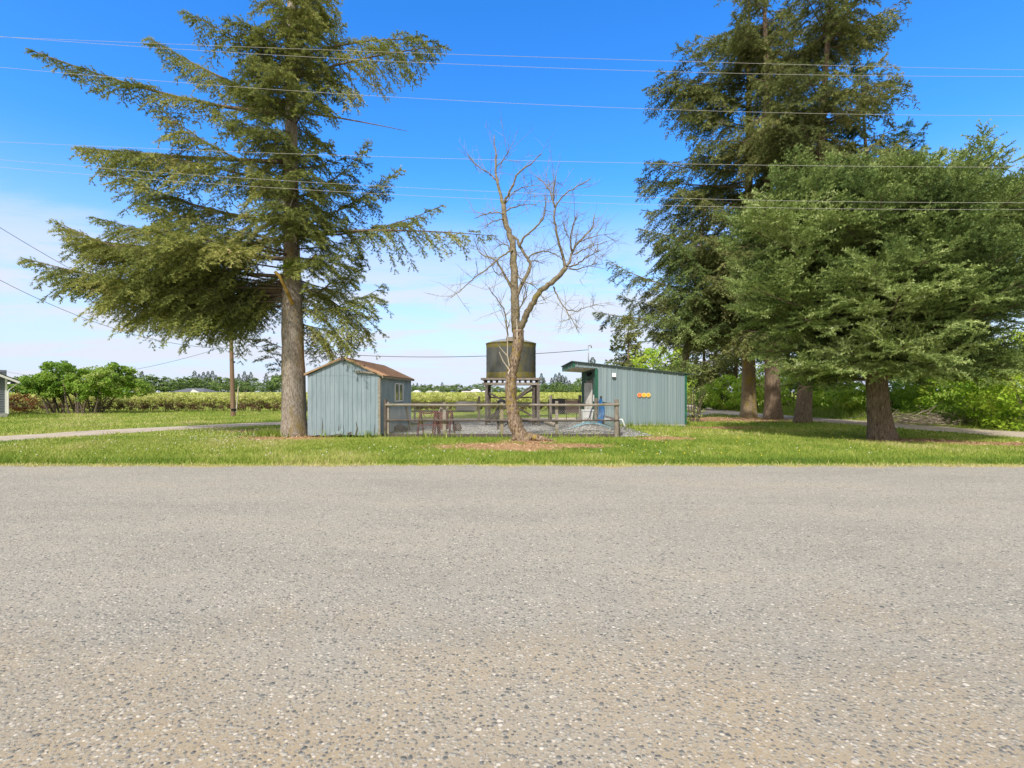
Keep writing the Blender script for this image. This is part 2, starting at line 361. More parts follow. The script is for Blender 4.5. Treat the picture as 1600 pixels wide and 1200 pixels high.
hh = r.math('ADD', r.math('ADD', r.math('MULTIPLY', h1, .5), h2), r.math('ADD', h3, r.math('MULTIPLY', grain, .5)))
road_m = r.fin(base, hh, .75, .013)
R0 = rs(3)
xs = np.r_[-500, np.arange(-40, 40, .22), 500]; yy = 10.93 + .09 * np.convolve(R0.normal(size=len(xs) + 4), np.ones(5) / 2, 'valid') + R0.normal(0, .05, len(xs))
sheet('road', [(-500, -30), (500, -30)] + [(x, y) for x, y in zip(xs[::-1], yy[::-1])], .006, road_m)

def stones(name, P, sz, m, R, parent=None, flat=.6, **k):
    """rough little eight-sided stones"""
    o = np.array([[1, 0, 0], [0, 1, 0], [-1, 0, 0], [0, -1, 0], [0, 0, 1], [0, 0, -1]], float); F_ = np.array([[0, 1, 4], [1, 2, 4], [2, 3, 4], [3, 0, 4], [1, 0, 5], [2, 1, 5], [3, 2, 5], [0, 3, 5]])
    n = len(P); V = o[None] * R.uniform(.6, 1.3, (n, 6, 1)); th = R.uniform(0, 6.28, n); c, s_ = np.cos(th)[:, None], np.sin(th)[:, None]
    V[..., 1] *= R.uniform(.55, 1, (n, 1)); x = V[..., 0] * c - V[..., 1] * s_; y = V[..., 0] * s_ + V[..., 1] * c; V = np.stack([x, y, V[..., 2] * flat], 2) * sz[:, None, None] + P[:, None]
    t = np.repeat(R.uniform(0, 1, n), 8); return tag(fast_mesh(name, V[:, F_].reshape(-1, 3), 0, t, m, parent), kind='stuff', **k)
gtone = [(0, (.11, .112, .115)), (.35, (.235, .23, .22)), (.75, (.37, .36, .335)), (1, (.66, .64, .60))]
stone_m = mat('stone', attr='tint', ramp=gtone, rough=.85)
peb_m = mat('pebble', attr='tint', ramp=[(0, (.15, .15, .15)), (.35, (.27, .26, .23)), (.6, (.34, .30, .24)), (.92, (.46, .41, .35)), (1, (.58, .53, .46))], rough=.85)
n = 4000; Y = 1.9 + 6.5 * R0.uniform(0, 1, n) ** 1.5; X = R0.uniform(-1.15, 1.15, n) * (Y + .4)
stones('road_pebbles', np.stack([X, Y, np.full(n, .008)], 1), .0035 + .009 * R0.uniform(0, 1, n) ** 3, peb_m, R0, flat=.45)

# the drive: a horseshoe track behind the yard
dr = NT('drive_dirt'); dc = dr.ramp(dr.noise(1.2, 7, .65), [(.35, (.46, .385, .30)), (.6, (.58, .49, .39))])
dc = dr.mix(dr.rng(dr.noise(50, 5, .8), .45, .7, 0, .6), dc, (.22, .2, .17)); drive_m = dr.fin(dc, dr.noise(60, 4, .7), .6, .02)
def ribbon(name, pts, wd, z, m, seed=0, jit=.14):
    pts = np.array(pts, float); d = np.r_[0, np.cumsum(np.hypot(*np.diff(pts, axis=0).T))]; s_ = np.arange(0, d[-1], .35)
    # smooth the polyline
    P = np.stack([np.interp(s_, d, pts[:, i]) for i in (0, 1)], 1); k = 15; W_ = np.interp(s_, d, wd) if not np.isscalar(wd) else np.full(len(s_), wd)
    for _ in range(2): P = np.stack([np.convolve(np.pad(P[:, i], k // 2, mode='reflect', reflect_type='odd'), np.ones(k) / k, 'valid') for i in (0, 1)], 1)
    T = unit(np.gradient(P, axis=0)); Nn = np.stack([-T[:, 1], T[:, 0]], 1); R = rs(seed)
    def j(): return np.convolve(R.normal(size=len(P) + 4), np.ones(5) / 3, 'valid')[:, None] * jit
    A, B = P + Nn * (W_[:, None] / 2 + j()), P - Nn * (W_[:, None] / 2 + j()); b = MB()
    b.add([(x, y, z) for x, y in A] + [(x, y, z) for x, y in B], [(i, i + 1, len(P) + i + 1, len(P) + i) for i in range(len(P) - 1)])
    tag(b.build(name, m), kind='structure'); return P, W_
LP, LW = ribbon('dirt_track', [(-18.9, 11.0), (-18.2, 14.5), (-17.4, 17.8), (-15.6, 21.4), (-12.6, 25.6), (-8, 28.3), (-2, 29.4), (5, 30.2), (10.5, 33.5), (14.5, 39)], [3.4, 3.2, 2.9, 2.6, 2.5, 2.5, 2.6, 2.6, 2.6, 2.6], .004, drive_m, 1)
RP, RW = ribbon('gravel_lane', [(20.0, 11.0), (19.4, 15), (18.9, 19), (18.3, 23), (17.6, 28), (16.6, 34), (16.4, 40), (17.2, 48), (19, 60), (24, 80)], [3.6, 3.1, 3.0, 3.0, 3.0, 3.2, 3.6, 4, 4, 4], .008, drive_m, 2)
def on_track(X, Y, mg=0.):
    o = np.zeros(len(X), bool)
    for P, W_ in ((LP, LW), (RP, RW)):
        for i in range(0, len(P), 2): o |= np.hypot(X - P[i, 0], Y - P[i, 1]) < W_[i] / 2 + mg
    return o
# gravel yard inside the fence
gy = NT('yard_gravel'); gd, gc = gy.voro(22); gcol = gy.ramp(gc[0], [(0, (.12, .12, .12)), (.4, (.27, .265, .25)), (.75, (.42, .41, .385)), (1, (.7, .68, .64))])
gcol = gy.mix(gy.rng(gy.noise(.8, 6, .7), .5, .68, 0, .6), gcol, (.36, .31, .25)); yard_m = gy.fin(gcol, gd, .8, .03)
ring = [(-4.55, 18.06), (-2, 18.02), (0, 17.95), (1.5, 17.9), (3.8, 18.0), (4.6, 18.4), (4.9, 19.6), (4.6, 21.2), (5.2, 23.2), (3.95, 23.8), (3.95, 27.6), (2, 27.9), (-1, 27.8), (-4.4, 27.4), (-4.6, 22)]
sheet('gravel_yard', ring, .012, yard_m)
def yard_pts(n, R):
    X = R.uniform(-4.5, 5.1, n); Y = 18.0 + 9.6 * R.uniform(0, 1, n) ** 1.3; k = ~((X > 3.9) & (Y > 23.6)) & ~((X > 4.4) & (Y > 22.6)) & ~((X > 4.4) & (Y < 18.3)); X, Y = X[k], Y[k]
    Z = .42 * np.exp(-((X - 3.0) / .8) ** 2 - ((Y - 19.5) / .7) ** 2) + .1 * np.exp(-((X - .6) / 1.4) ** 2 - ((Y - 19.3) / .7) ** 2); return X, Y, Z
X, Y, Z = yard_pts(15000, R0)
stones('yard_stones', np.stack([X, Y, Z + .02], 1), .014 + .022 * R0.uniform(0, 1, len(X)) ** 1.5, stone_m, R0)
hx, hy = np.meshgrid(np.linspace(-2.4, 2.4, 25), np.linspace(-1.2, 2.0, 17)); b = MB(); HX, HYY = (hx + 2.6).ravel(), (hy + 19.4).ravel()
HZ = .42 * np.exp(-((HX - 3.0) / .8) ** 2 - ((HYY - 19.5) / .7) ** 2) + .1 * np.exp(-((HX - .6) / 1.4) ** 2 - ((HYY - 19.3) / .7) ** 2) - .02
keep = HX < 4.6
b.add(np.stack([HX, HYY, HZ], 1), [(j * 25 + i, j * 25 + i + 1, j * 25 + 26 + i, j * 25 + 25 + i) for j in range(16) for i in range(24)])
tag(b.build('gravel_heap', yard_m, smooth=True), kind='stuff')

# ------------------------------------------------------------------ grass, flowers
grass_m = mat('grass_blades', attr='tint', ramp=[(0, (.09, .17, .02)), (.3, (.18, .28, .032)), (.55, (.31, .39, .06)), (.76, (.47, .48, .13)), (1, (.62, .53, .29))], rough=.6, trans=.25)
def blades(name, X, Y, h, wd, tint, R, m=None, lean=.5, **k):
    n = len(X); th = R.uniform(0, 6.28, n); P = np.stack([X, Y, np.zeros(n)], 1); u = np.stack([np.cos(th), np.sin(th), np.zeros(n)], 1) * (wd / 2)[:, None]
    tip = P + np.stack([R.normal(0, lean, n) * h, R.normal(0, lean, n) * h, h], 1)
    return tag(fast_mesh(name, np.stack([P - u, P + u, tip], 1).reshape(-1, 3), 0, tint, m or grass_m), kind='stuff', **k)
def lawn(n, x0, x1, y0, y1, h, wd, seed, pw=1.):
    R = rs(seed); Y = y0 + (y1 - y0) * R.uniform(0, 1, n) ** pw; X = R.uniform(-1, 1, n) * (1.03 * Y + 1); 
    k = (X > x0) & (X < x1); X, Y = X[k], Y[k]
    lv = litter(X, Y); k = (lv < R.uniform(-.05, .3, len(X))) & ~on_track(X, Y, .02 - .55 * R.uniform(0, 1, len(X)) ** 2 * np.clip(noise3(np.stack([X, Y, X * 0], 1), 2.1, 33) + .4, 0, 1))
    k &= ~((X > -4.6) & (X < 4.4) & (Y > 17.98) & (Y < 28)) & ~((X > 4) & (X < 5.1) & (Y > 18.2) & (Y < 23.2)) & ~((X > 3.8) & (X < 8.1) & (Y > 23.7) & (Y < 28.6)) & ~((X > -7.2) & (X < -4.5) & (Y > 18) & (Y < 23.6))
    X, Y = X[k], Y[k]; n = len(X); P = np.stack([X, Y * 1.5, 0 * X], 1)
    big = noise3(P, .6, 11); mid = noise3(P, 2.4, 12) + .6 * noise3(P, 7, 13); tr = np.clip((np.hypot((X - 12) / 9, (Y - 18) / 6.5)), 0, 1.4)
    t = .43 + .22 * big + .17 * mid + R.normal(0, .13, n) + .22 * np.maximum(0, noise3(P, 1.3, 19) - .25) + np.where(X < -3, .09, 0)
    hh = h * R.uniform(.5, 1.35, n) * (1 + .35 * mid); edge = Y < 11.6
    return X, Y, hh, wd * R.uniform(.7, 1.4, n), np.clip(t, 0, 1), R
X, Y, h, wd, t, R = lawn(160000, -99, 99, 10.86, 18.5, .075, .016, 21)
t = np.where(Y < 11.15 + .2 * R.uniform(0, 1, len(Y)), np.clip(.9 + R.normal(0, .08, len(Y)), 0, 1), t); t = np.clip(t - .16 * np.exp(-((Y - 11.65) / .3) ** 2), 0, 1)
k = (Y > 11.12) | (R.uniform(0, 1, len(Y)) < .35 + .5 * (noise3(np.stack([X, X * 0, X * 0], 1), 3.1, 8) > .1)); X, Y, h, wd, t = X[k], Y[k], h[k], wd[k], t[k]
h = h * np.where(Y < 11.3, .55, np.where(Y < 12.1, 1.35, np.where(Y > 16.8, .62, .9))); blades('grass', X, Y, h, wd, t, R)
X, Y, h, wd, t, R = lawn(105000, -99, 99, 18.5, 43, .09, .032, 22, .9); blades('grass', X, Y, h, wd, np.clip(t + .05, 0, 1), R)
# taller tufts at the foot of walls, posts, trunks
R = rs(31); TX, TY = [], []
for (cx, cy, rx, ry, n) in [(-8.7, 18.6, .8, .5, 700), (-4.9, 17.9, .3, .1, 60), (-6, 17.85, 1.2, .08, 60), (6, 23.45, 2.1, .15, 250), (2, 17.75, 2.5, .15, 120), (-2.8, 17.8, 1.6, .12, 80), (-29.5, 31.8, 1.4, .6, 500), (22.3, 25, 1.0, 6, 3000), (20.5, 36, 1.5, 6, 3500), (18.6, 47, 1.5, 5, 1500), (-9.2, 38, 16, 1.2, 2600)]:
    TX.append(cx + rx * R.normal(0, .6, n)); TY.append(cy + ry * R.normal(0, .6, n))
TX, TY = np.concatenate(TX), np.concatenate(TY); k = ~on_track(TX, TY, .0); TX, TY = TX[k], TY[k]
blades('tall_weeds', TX, TY, .26 * R.uniform(.4, 1.3, len(TX)) * np.where(TX > 17, 2.1, 1), .03 * R.uniform(.6, 1.4, len(TX)), np.clip(.42 + R.normal(0, .17, len(TX)), 0, 1), R, lean=.35)
# dandelions: white clocks and yellow heads on short stalks
fl_m = mat('flower', attr='tint', ramp=[(0, (.85, .62, .03)), (.4, (.85, .7, .05)), (.5, (.6, .6, .52)), (1, (.78, .78, .7))], rough=.9)
P = []
for (px, py, sx_, sy_, n, yl) in [(360, 690, 45, 9, 130, 0), (330, 686, 60, 6, 60, 0), (200, 706, 120, 8, 60, 0), (520, 712, 150, 7, 45, 0), (100, 690, 90, 12, 30, 0), (620, 711, 40, 4, 14, 0), (1050, 712, 60, 7, 34, .3), (1120, 700, 70, 14, 34, .8), (900, 715, 60, 5, 14, .2), (720, 716, 60, 5, 14, 0), (1330, 712, 90, 5, 16, .2), (380, 650, 90, 3, 16, 0), (1250, 690, 120, 12, 16, .9)]:
    for i in range(int(n * .7)):
        a, b_ = px + R.normal(0, sx_), min(724, max(645, py + R.normal(0, sy_))); x, y = gp(a, b_)
        if not (-4.6 < x < 4.5 and y > 17.8) and not (-7.3 < x < -4.6 and y > 17.9): P.append((x, y, R.uniform(0, .3) if R.uniform() < yl else R.uniform(.55, 1)))
P = np.array(P); k = ~on_track(P[:, 0], P[:, 1], 0); P = P[k]
FP = np.stack([P[:, 0], P[:, 1], R.uniform(.06, .19, len(P))], 1); o8 = np.array([[1, 0, 0], [0, 1, 0], [-1, 0, 0], [0, -1, 0], [0, 0, 1], [0, 0, -1]], float); F8 = np.array([[0, 1, 4], [1, 2, 4], [2, 3, 4], [3, 0, 4], [1, 0, 5], [2, 1, 5], [3, 2, 5], [0, 3, 5]])
V = FP[:, None] + o8[None] * R.uniform(.010, .021, (len(P), 1, 1)) * np.array([1, 1, .85]); tag(fast_mesh('dandelions', V[:, F8].reshape(-1, 3), 0, np.repeat(P[:, 2], 8), fl_m), kind='stuff')
blades('dandelion_stalks', FP[:, 0], FP[:, 1], FP[:, 2], np.full(len(P), .008), np.full(len(P), .5), R, lean=0)
# needle litter lying on the lawn
lt_m = mat('needle_litter', attr='tint', ramp=[(0, (.12, .06, .035)), (.4, (.38, .22, .12)), (.7, (.58, .40, .22)), (1, (.72, .57, .37))], rough=.9)
n = 90000; X = R.uniform(-11, 20, n); Y = R.uniform(12.6, 33, n); k = (litter(X, Y) > R.uniform(-.1, .45, n)) & ~((X > -4.5) & (X < 4.4) & (Y > 18)) & ~((X > 3.8) & (X < 8.1) & (Y > 23.6)); X, Y = X[k], Y[k]
n = len(X); th = R.uniform(0, 6.28, n); P = np.stack([X, Y, R.uniform(.012, .05, n)], 1); D = np.stack([np.cos(th), np.sin(th), R.normal(0, .3, n)], 1) * R.uniform(.03, .09, (n, 1)); u = np.stack([-np.sin(th), np.cos(th), np.abs(R.normal(0, .6, n))], 1) * .011
tag(fast_mesh('needle_litter', np.stack([P - u, P + u, P + D], 1).reshape(-1, 3), 0, np.clip(.5 + .3 * noise3(P, 3, 4) + R.normal(0, .2, n), 0, 1), lt_m), kind='stuff')

# ------------------------------------------------------------------ buildings
wood = mat('weathered_wood', (.34, .30, .25), .9, scale=5, stretch=(3, 3, 1), col2=(.19, .16, .13), bump=.5, bscale=50)
wood_grey = mat('grey_wood', (.40, .36, .31), .9, scale=6, stretch=(1, 4, 4), col2=(.24, .2, .17), bump=.5, bscale=40, patch=(.2, .19, .09), patch_scale=3)
wood_dark = mat('dark_wood', (.15, .12, .10), .9, scale=5, col2=(.08, .065, .055), bump=.5)
wood_tan = mat('tan_post_wood', (.36, .31, .20), .9, scale=5, stretch=(3, 3, .8), col2=(.22, .18, .12), bump=.4)
black_m = mat('black_plastic', (.012, .012, .013), .5, var=.3)
white_m = mat('white_paint', (.78, .78, .75), .6, var=.06)
sh_m = mat('pale_blue_siding', (.275, .345, .385), .8, scale=3, stretch=(6, 6, .6), col2=(.21, .275, .305), bump=.25, bscale=60, patch=(.32, .385, .42), patch_scale=1.3, patch_thr=(.5, .7))
sh2_m = mat('faded_side_siding', (.31, .38, .38), .8, scale=2.2, stretch=(1, 1, .6), col2=(.21, .28, .295), bump=.25, bscale=60, patch=(.36, .42, .42), patch_scale=1.8)
tearm = mat('torn_panel_edge', (.50, .50, .46), .9, var=.2)
rust_roof = mat('rusty_roof', (.62, .35, .19), .9, spec=.05, scale=4, stretch=(1, 5, 1), col2=(.45, .24, .13), bump=.4, bscale=40, patch=(.70, .44, .27), patch_scale=3)
glass_m = mat('dark_glass', (.05, .065, .07), .1, var=.4, spec=.7, scale=3)
x0, x1, y0, y1 = -7.2, -4.66, 18.05, 23.6; ze, zr, xr = 2.2, 2.79, -5.93
sd_ = thing('garden_shed', ((x0 + x1) / 2, (y0 + y1) / 2, 0), 'small pale blue shed with vertical boards and rusty gable roof beside the big conifer', 'shed')
def roofz(x, off=0): return (ze + (zr - ze) * (x - x0) / (xr - x0) if x < xr else ze + (zr - ze) * (x1 - x) / (x1 - xr)) + off
R = rs(8); b = MB(); b.box(x0 + .03, x1 - .03, y0 + .03, y1 - .03, .06, 2.0, 1)
b.add([(x0 + .03, y0 + .03, 2.0), (x1 - .03, y0 + .03, 2.0), (xr, y0 + .03, zr - .05), (x0 + .03, y1 - .03, 2.0), (x1 - .03, y1 - .03, 2.0), (xr, y1 - .03, zr - .05)], [(0, 1, 2), (5, 4, 3)], 1)
nb = 16; bw = (x1 - x0) / nb
for i in range(nb):                    # front boards, uneven at the foot
    a, c = x0 + i * bw + .004, x0 + (i + 1) * bw - .005; lo = .05 + .02 * R.uniform() + (.06 * R.uniform(0, 1) if i in (6, 7, 8, 9, 10) else 0); th = .018 + .006 * R.uniform()
    zs = 2.16 if i < 9 else 2.12
    if a < xr < c: top = [roofz(a, -.02), zr - .02, roofz(c, -.02)]; xsx = [a, xr, c]
    else: top = [roofz(a, -.02), roofz(c, -.02)]; xsx = [a, c]
    b.box(a, c, y0 - th, y0 + .03, lo, zs - .006)
    vs = [(x, y, zs) for y in (y0 - th + .004, y0 + .03) for x in xsx] + [(x, y, z_) for y in (y0 - th + .004, y0 + .03) for x, z_ in zip(xsx, top)]; m_ = len(xsx)
    b.add(vs, [tuple(range(m_)) + tuple(2 * m_ + k for k in range(m_))[::-1], tuple(range(m_, 2 * m_)) + tuple(3 * m_ + k for k in range(m_))[::-1]] + [(0, 2 * m_, 3 * m_, m_), (m_ - 1, 2 * m_ - 1, 4 * m_ - 1, 3 * m_ - 1)])
b.build('front_wall', [sh_m, wood_dark], sd_)
b = MB()
for i in range(28):
    a, c = y0 + .04 + i * .2, y0 + .04 + (i + 1) * .2 - .006; c = min(c, y1)
    b.box(x1 - .02, x1 + .012 + .005 * R.uniform(), a, c, .06 + .02 * R.uniform(), 2.2)
b.build('side_wall', sh2_m, sd_); b = MB()
for i in range(28): b.box(x0 - .012 - .003 * (i % 2), x0 + .02, y0 + .04 + i * .197, y0 + .04 + (i + 1) * .197 - .006, .06, 2.2)
b.build('side_wall', sh2_m, sd_)
b = MB(); b.box(x1 - .05, x1 + .03, y0 - .05, y0 + .0, .03, 2.08); b.build('corner_board', wood_grey, sd_)
b = MB()                               # lifted, torn skin near the foot of the wall
def flake(pts, d): b.add([(x, y0 - .026 - e, z_) for (x, z_), e in zip(pts, d)] + [(x, y0 - .02 - e, z_) for (x, z_), e in zip(pts, d)], [tuple(range(len(pts))), tuple(range(2 * len(pts) - 1, len(pts) - 1, -1))])
flake([(-6.02, .55), (-5.95, .42), (-5.92, .2), (-5.94, .1), (-6.02, .12), (-6.05, .3)], (.0, .02, .05, .06, .02, 0))
flake([(-6.3, .19), (-6.1, .22), (-5.9, .17), (-5.62, .15), (-5.7, .07), (-6.3, .08), (-6.5, .1)], (0, .01, .03, .06, .05, .02, 0))
if 0: flake([(-5.42, .5), (-5.38, .3), (-5.44, .1), (-5.52, .06), (-5.46, .28)], (0, .04, .08, .06, .02))
b.build('torn_skin', sh_m, sd_)
b = MB(); b.add([(-6.0, y0 - .032, .5), (-5.97, y0 - .032, .3), (-6.0, y0 - .032, .12), (-6.05, y0 - .032, .3)], [(0, 1, 2, 3)]); b.add([(-6.3, y0 - .06, .08), (-6.05, y0 - .07, .13), (-5.95, y0 - .07, .07), (-6.2, y0 - .06, .04)], [(0, 1, 2, 3)]); b.add([(-5.50, y0 - .032, .58), (-5.47, y0 - .032, .3), (-5.54, y0 - .032, .05), (-5.47, y0 - .032, .06), (-5.42, y0 - .032, .3)], [(0, 1, 2, 3, 4)]); b.add([(-5.72, y0 - .13, .17), (-5.6, y0 - .13, .2), (-5.65, y0 - .12, .08), (-5.8, y0 - .1, .1)], [(0, 1, 2, 3)])
for k, (xx, zz_) in enumerate([(-6.67, .7), (-6.1, .45), (-4.83, .5), (-6.4, .2)]): b.add([(xx, y0 - .03, zz_), (xx + .015, y0 - .03, zz_ * .5), (xx - .01, y0 - .03, .05), (xx - .03, y0 - .03, .05)], [(0, 1, 2, 3)])
b.build('wall_crack', wood_dark, sd_)
b = MB(); ov = .12
for sgn, xe in ((-1, x0 - .1), (1, x1 + .14)):
    zE = ze - (zr - ze) * abs((xe - (x0 if sgn < 0 else x1)) / (xr - x0)); ys = np.linspace(y0 - ov, y1 + .15, 12)
    vs = []; nn = 46
    for k in range(nn):                # corrugated sheet running down the slope
        y = y0 - ov + (y1 + .15 - y0 + ov) * k / (nn - 1); cz = .012 * (k % 2)
        vs += [(xr, y, zr + .03 + cz), (xe, y, zE + .03 + cz), (xr, y, zr + .012 + cz), (xe, y, zE + .012 + cz)]
    fs = []
    for k in range(nn - 1): fs += [(4 * k, 4 * k + 1, 4 * k + 5, 4 * k + 4), (4 * k + 2, 4 * k + 6, 4 * k + 7, 4 * k + 3), (4 * k + 1, 4 * k + 3, 4 * k + 7, 4 * k + 5)]
    fs += [(0, 2, 3, 1), (4 * nn - 4, 4 * nn - 3, 4 * nn - 1, 4 * nn - 2)]
    b.add(vs, fs)
rf = b.build('roof', rust_roof, sd_)
b = MB(); b.beam((x0 - .1, y0 - .09, 2.2 + .0), (xr, y0 - .09, zr + .0), .03, .07); b.beam((xr, y0 - .09, zr), (x1 + .13, y0 - .09, 2.15), .03, .06); b.beam((x1 + .12, y0 - .1, 2.13), (x1 + .12, y1 + .1, 2.13), .04, .09)
b.build('fascia_board', wood_tan, sd_)
b = MB(); b.beam((-5.5, y0 - .07, 2.31), (-4.75, y0 - .07, 2.25), .07, .06); b.build('batten', wood, sd_)
b = MB(); b.box(xr - .06, xr + .06, y0 - .14, y0 - .04, zr - .1, zr + .06); b.build('wall_bracket', wood_dark, sd_); b = MB(); b.box(-5.27, -5.17, y0 - .06, y0 - .01, 2.44, 2.54); b.build('wall_bracket', wood_dark, sd_)
wx = x1 + .03; b = MB(); wy0, wy1, wz0, wz1 = 20.25, 21.75, 1.2, 1.94
for (a, c, e, f_) in [(wy0, wy1, wz0, wz0 + .04), (wy0, wy1, wz1 - .04, wz1), (wy0, wy0 + .07, wz0 + .04, wz1 - .04), (wy1 - .07, wy1, wz0 + .04, wz1 - .04), (20.95, 21.03, wz0 + .04, wz1 - .04)]: b.box(wx - .03, wx + .02, a, c, e, f_)
wo = b.build('window', white_m, sd_); b = MB(); b.box(wx - .028, wx - .01, wy0 + .02, wy1 - .02, wz0 + .02, wz1 - .02); b.build('pane', glass_m, wo)

# pump house
ph_m = mat('grey_green_steel', (.255, .335, .365), .55, scale=1.6, detail=2, stretch=(9, 9, .06), col2=(.18, .235, .245), spec=.3, patch=(.34, .41, .42), patch_scale=2.2, patch_thr=(.48, .7))
green_m = mat('dark_green_trim', (.02, .12, .07), .5, var=.3, spec=.4)
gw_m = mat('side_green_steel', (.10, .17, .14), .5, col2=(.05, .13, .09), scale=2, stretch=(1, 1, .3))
concrete = mat('concrete', (.42, .40, .37), .9, var=.15, bump=.3)
X0, X1, Y0, Y1, XC = 3.92, 8.03, 23.72, 28.7, 2.83
def pz(x): return 3.02 - (x - XC) * (3.02 - 2.46) / (X1 - XC)
ph = thing('pump_house', ((X0 + X1) / 2, (Y0 + Y1) / 2, 0), 'grey green ribbed steel building with sloping roof and projecting canopy', 'building')
def ribs(a, c, period=.235):
    """profile (u, depth) of ribbed sheet"""
    out_, u = [], a; k = 0
    while u < c - 1e-6:
        q = min(u + period, c); w_ = .035 if k % 3 else .06; dp = .022 if k % 3 else .034
        out_ += [(u, 0), (u + (q - u) * .42, 0), (u + (q - u) * .46, .008), (u + (q - u) * .50, 0)] if True else []
        if q - u > w_ + .03: out_ += [(q - w_ - .02, 0), (q - w_, dp), (q - .02, dp), (q - .001, 0)]
        u = q; k += 1
    return out_ + [(c, 0)]
pr = ribs(X0 + .02, X1 - .02); b = MB(); vs, fs = [], []
for u, d_ in pr: vs += [(u, Y0 - d_, .1), (u, Y0 - d_, pz(u) - .03)]
for i in range(len(pr) - 1): fs.append((2 * i, 2 * i + 2, 2 * i + 3, 2 * i + 1))
b.add(vs, fs); pr = ribs(XC, X0 + .02); vs, fs = [], []
for u, d_ in pr: vs += [(u, Y0 - d_, 2.68 + (X0 - u) * .06), (u, Y0 - d_, pz(u) - .03)]
for i in range(len(pr) - 1): fs.append((2 * i, 2 * i + 2, 2 * i + 3, 2 * i + 1))
b.add(vs, fs); b.box(X0 + .05, X1 - .05, Y0 + .01, Y0 + .1, .1, 2.3); b.build('front_wall', ph_m, ph)
b = MB(); pr = ribs(Y0 + .02, Y1, .3); vs, fs = [], []
for u, d_ in pr: vs += [(X0 - d_, u, .1), (X0 - d_, u, 2.72)]
for i in range(len(pr) - 1): fs.append((2 * i, 2 * i + 1, 2 * i + 3, 2 * i + 2))
b.add(vs, fs); b.box(X1 - .05, X1 - .01, Y0 + .11, Y1 - .02, .1, 2.38); b.box(X0 + .1, X1 - .06, Y1 - .05, Y1, .1, 2.38); b.build('side_wall', gw_m, ph)
b = MB(); b.box(X0 - .02, X1 + .02, Y0 - .02, Y1 + .05, -.1, .095); b.build('plinth', concrete, ph)
b = MB(); b.add([(XC - .08, Y0 - .12, pz(XC - .08)), (X1 + .2, Y0 - .12, pz(X1 + .2)), (X1 + .2, Y1 + .12, pz(X1 + .2)), (XC - .08, Y1 + .12, pz(XC - .08))] + [(XC - .08, Y0 - .12, pz(XC - .08) - .035), (X1 + .2, Y0 - .12, pz(X1 + .2) - .035), (X1 + .2, Y1 + .12, pz(X1 + .2) - .035), (XC - .08, Y1 + .12, pz(XC - .08) - .035)],
      [(0, 1, 2, 3), (7, 6, 5, 4), (0, 4, 5, 1), (1, 5, 6, 2), (2, 6, 7, 3), (3, 7, 4, 0)]); b.build('roof', mat('dark_roof_edge', (.07, .10, .09), .6, var=.2), ph)
soff = mat('cream_soffit', (.8, .72, .58), .8, var=.05)
cn = thing_part = MB(); cn.add([(XC + .02, Y0 - .0, 2.73), (X0 - .04, Y0 - .0, 2.67), (X0 - .04, Y1, 2.67), (XC + .02, Y1, 2.73)], [(0, 3, 2, 1)]); cano = cn.build('canopy', soff, ph)
b = MB(); pr = ribs(Y0, Y1, .42); vs, fs = [], []
for u, d_ in pr: vs += [(XC - d_, u, 2.72), (XC - d_, u, 2.985)]
for i in range(len(pr) - 1): fs.append((2 * i, 2 * i + 1, 2 * i + 3, 2 * i + 2))
b.add(vs, fs); b.build('fascia', mat('green_fascia', (.16, .24, .21), .5, col2=(.02, .11, .07), scale=3, stretch=(1, 2, .1)), cano)
b = MB(); b.box(XC - .03, XC + .08, Y0 - .045, Y0 - .038, 2.72, 2.98); b.build('corner_trim', green_m, ph); b = MB(); b.box(X0 - .05, X0 + .05, Y0 - .06, Y0 - .038, .1, 2.66); b.box(X0 - .07, X0 - .045, Y0 - .05, Y0 + .1, .1, 2.66)
b.build('corner_trim', green_m, ph); b = MB(); b.box(X1 - .04, X1 + .05, Y0 - .06, Y0 - .038, .1, pz(X1) - .04); b.box(X1 + .005, X1 + .05, Y0 - .037, Y0 + .08, .1, pz(X1) - .04); b.build('corner_trim', green_m, ph)
# doorway in the side wall: open door leaf standing out, frame, header, lamp
b = MB(); b.box(X0 - .05, X0 - .035, 24.0, 24.5, .1, 2.25); b.build('door_surround', green_m, ph); b = MB(); b.box(X0 - .05, X0 - .035, 26.3, 26.75, .1, 2.2); b.build('door_surround', green_m, ph)
b = MB(); b.box(X0 - .09, X0 - .036, 24.45, 26.4, 2.05, 2.16); b.build('door_header', wood_grey, ph)
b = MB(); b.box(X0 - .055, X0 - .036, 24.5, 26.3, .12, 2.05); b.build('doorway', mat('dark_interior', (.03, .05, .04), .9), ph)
door_m = mat('worn_white_door', (.85, .82, .74), .7, scale=3, col2=(.5, .47, .41), patch=(.22, .2, .17), patch_scale=9, patch_thr=(.66, .7))
b = MB(); b.beam((X0 - .06, 24.7, 1.06), (X0 - .36, 25.3, 1.06), 1.86, .04, up=(0, 0, 1)); b.v = [(x, y, z_) for x, y, z_ in b.v]
b = MB(); b.add([(X0 - .06, 24.62, .14), (X0 - .34, 25.35, .14), (X0 - .34, 25.35, 2.03), (X0 - .06, 24.62, 2.03), (X0 - .02, 24.64, .14), (X0 - .30, 25.37, .14), (X0 - .30, 25.37, 2.03), (X0 - .02, 24.64, 2.03)],
      [(0, 3, 2, 1), (4, 5, 6, 7), (0, 1, 5, 4), (1, 2, 6, 5), (2, 3, 7, 6), (3, 0, 4, 7)]); do = b.build('door', door_m, ph)
b = MB(); b.lathe((X0 - .33, 25.15, 1.02), [(0.001, -.03), (.03, -.02), (.035, 0), (.03, .02), (0.001, .03)], 10); b.build('handle', black_m, do)
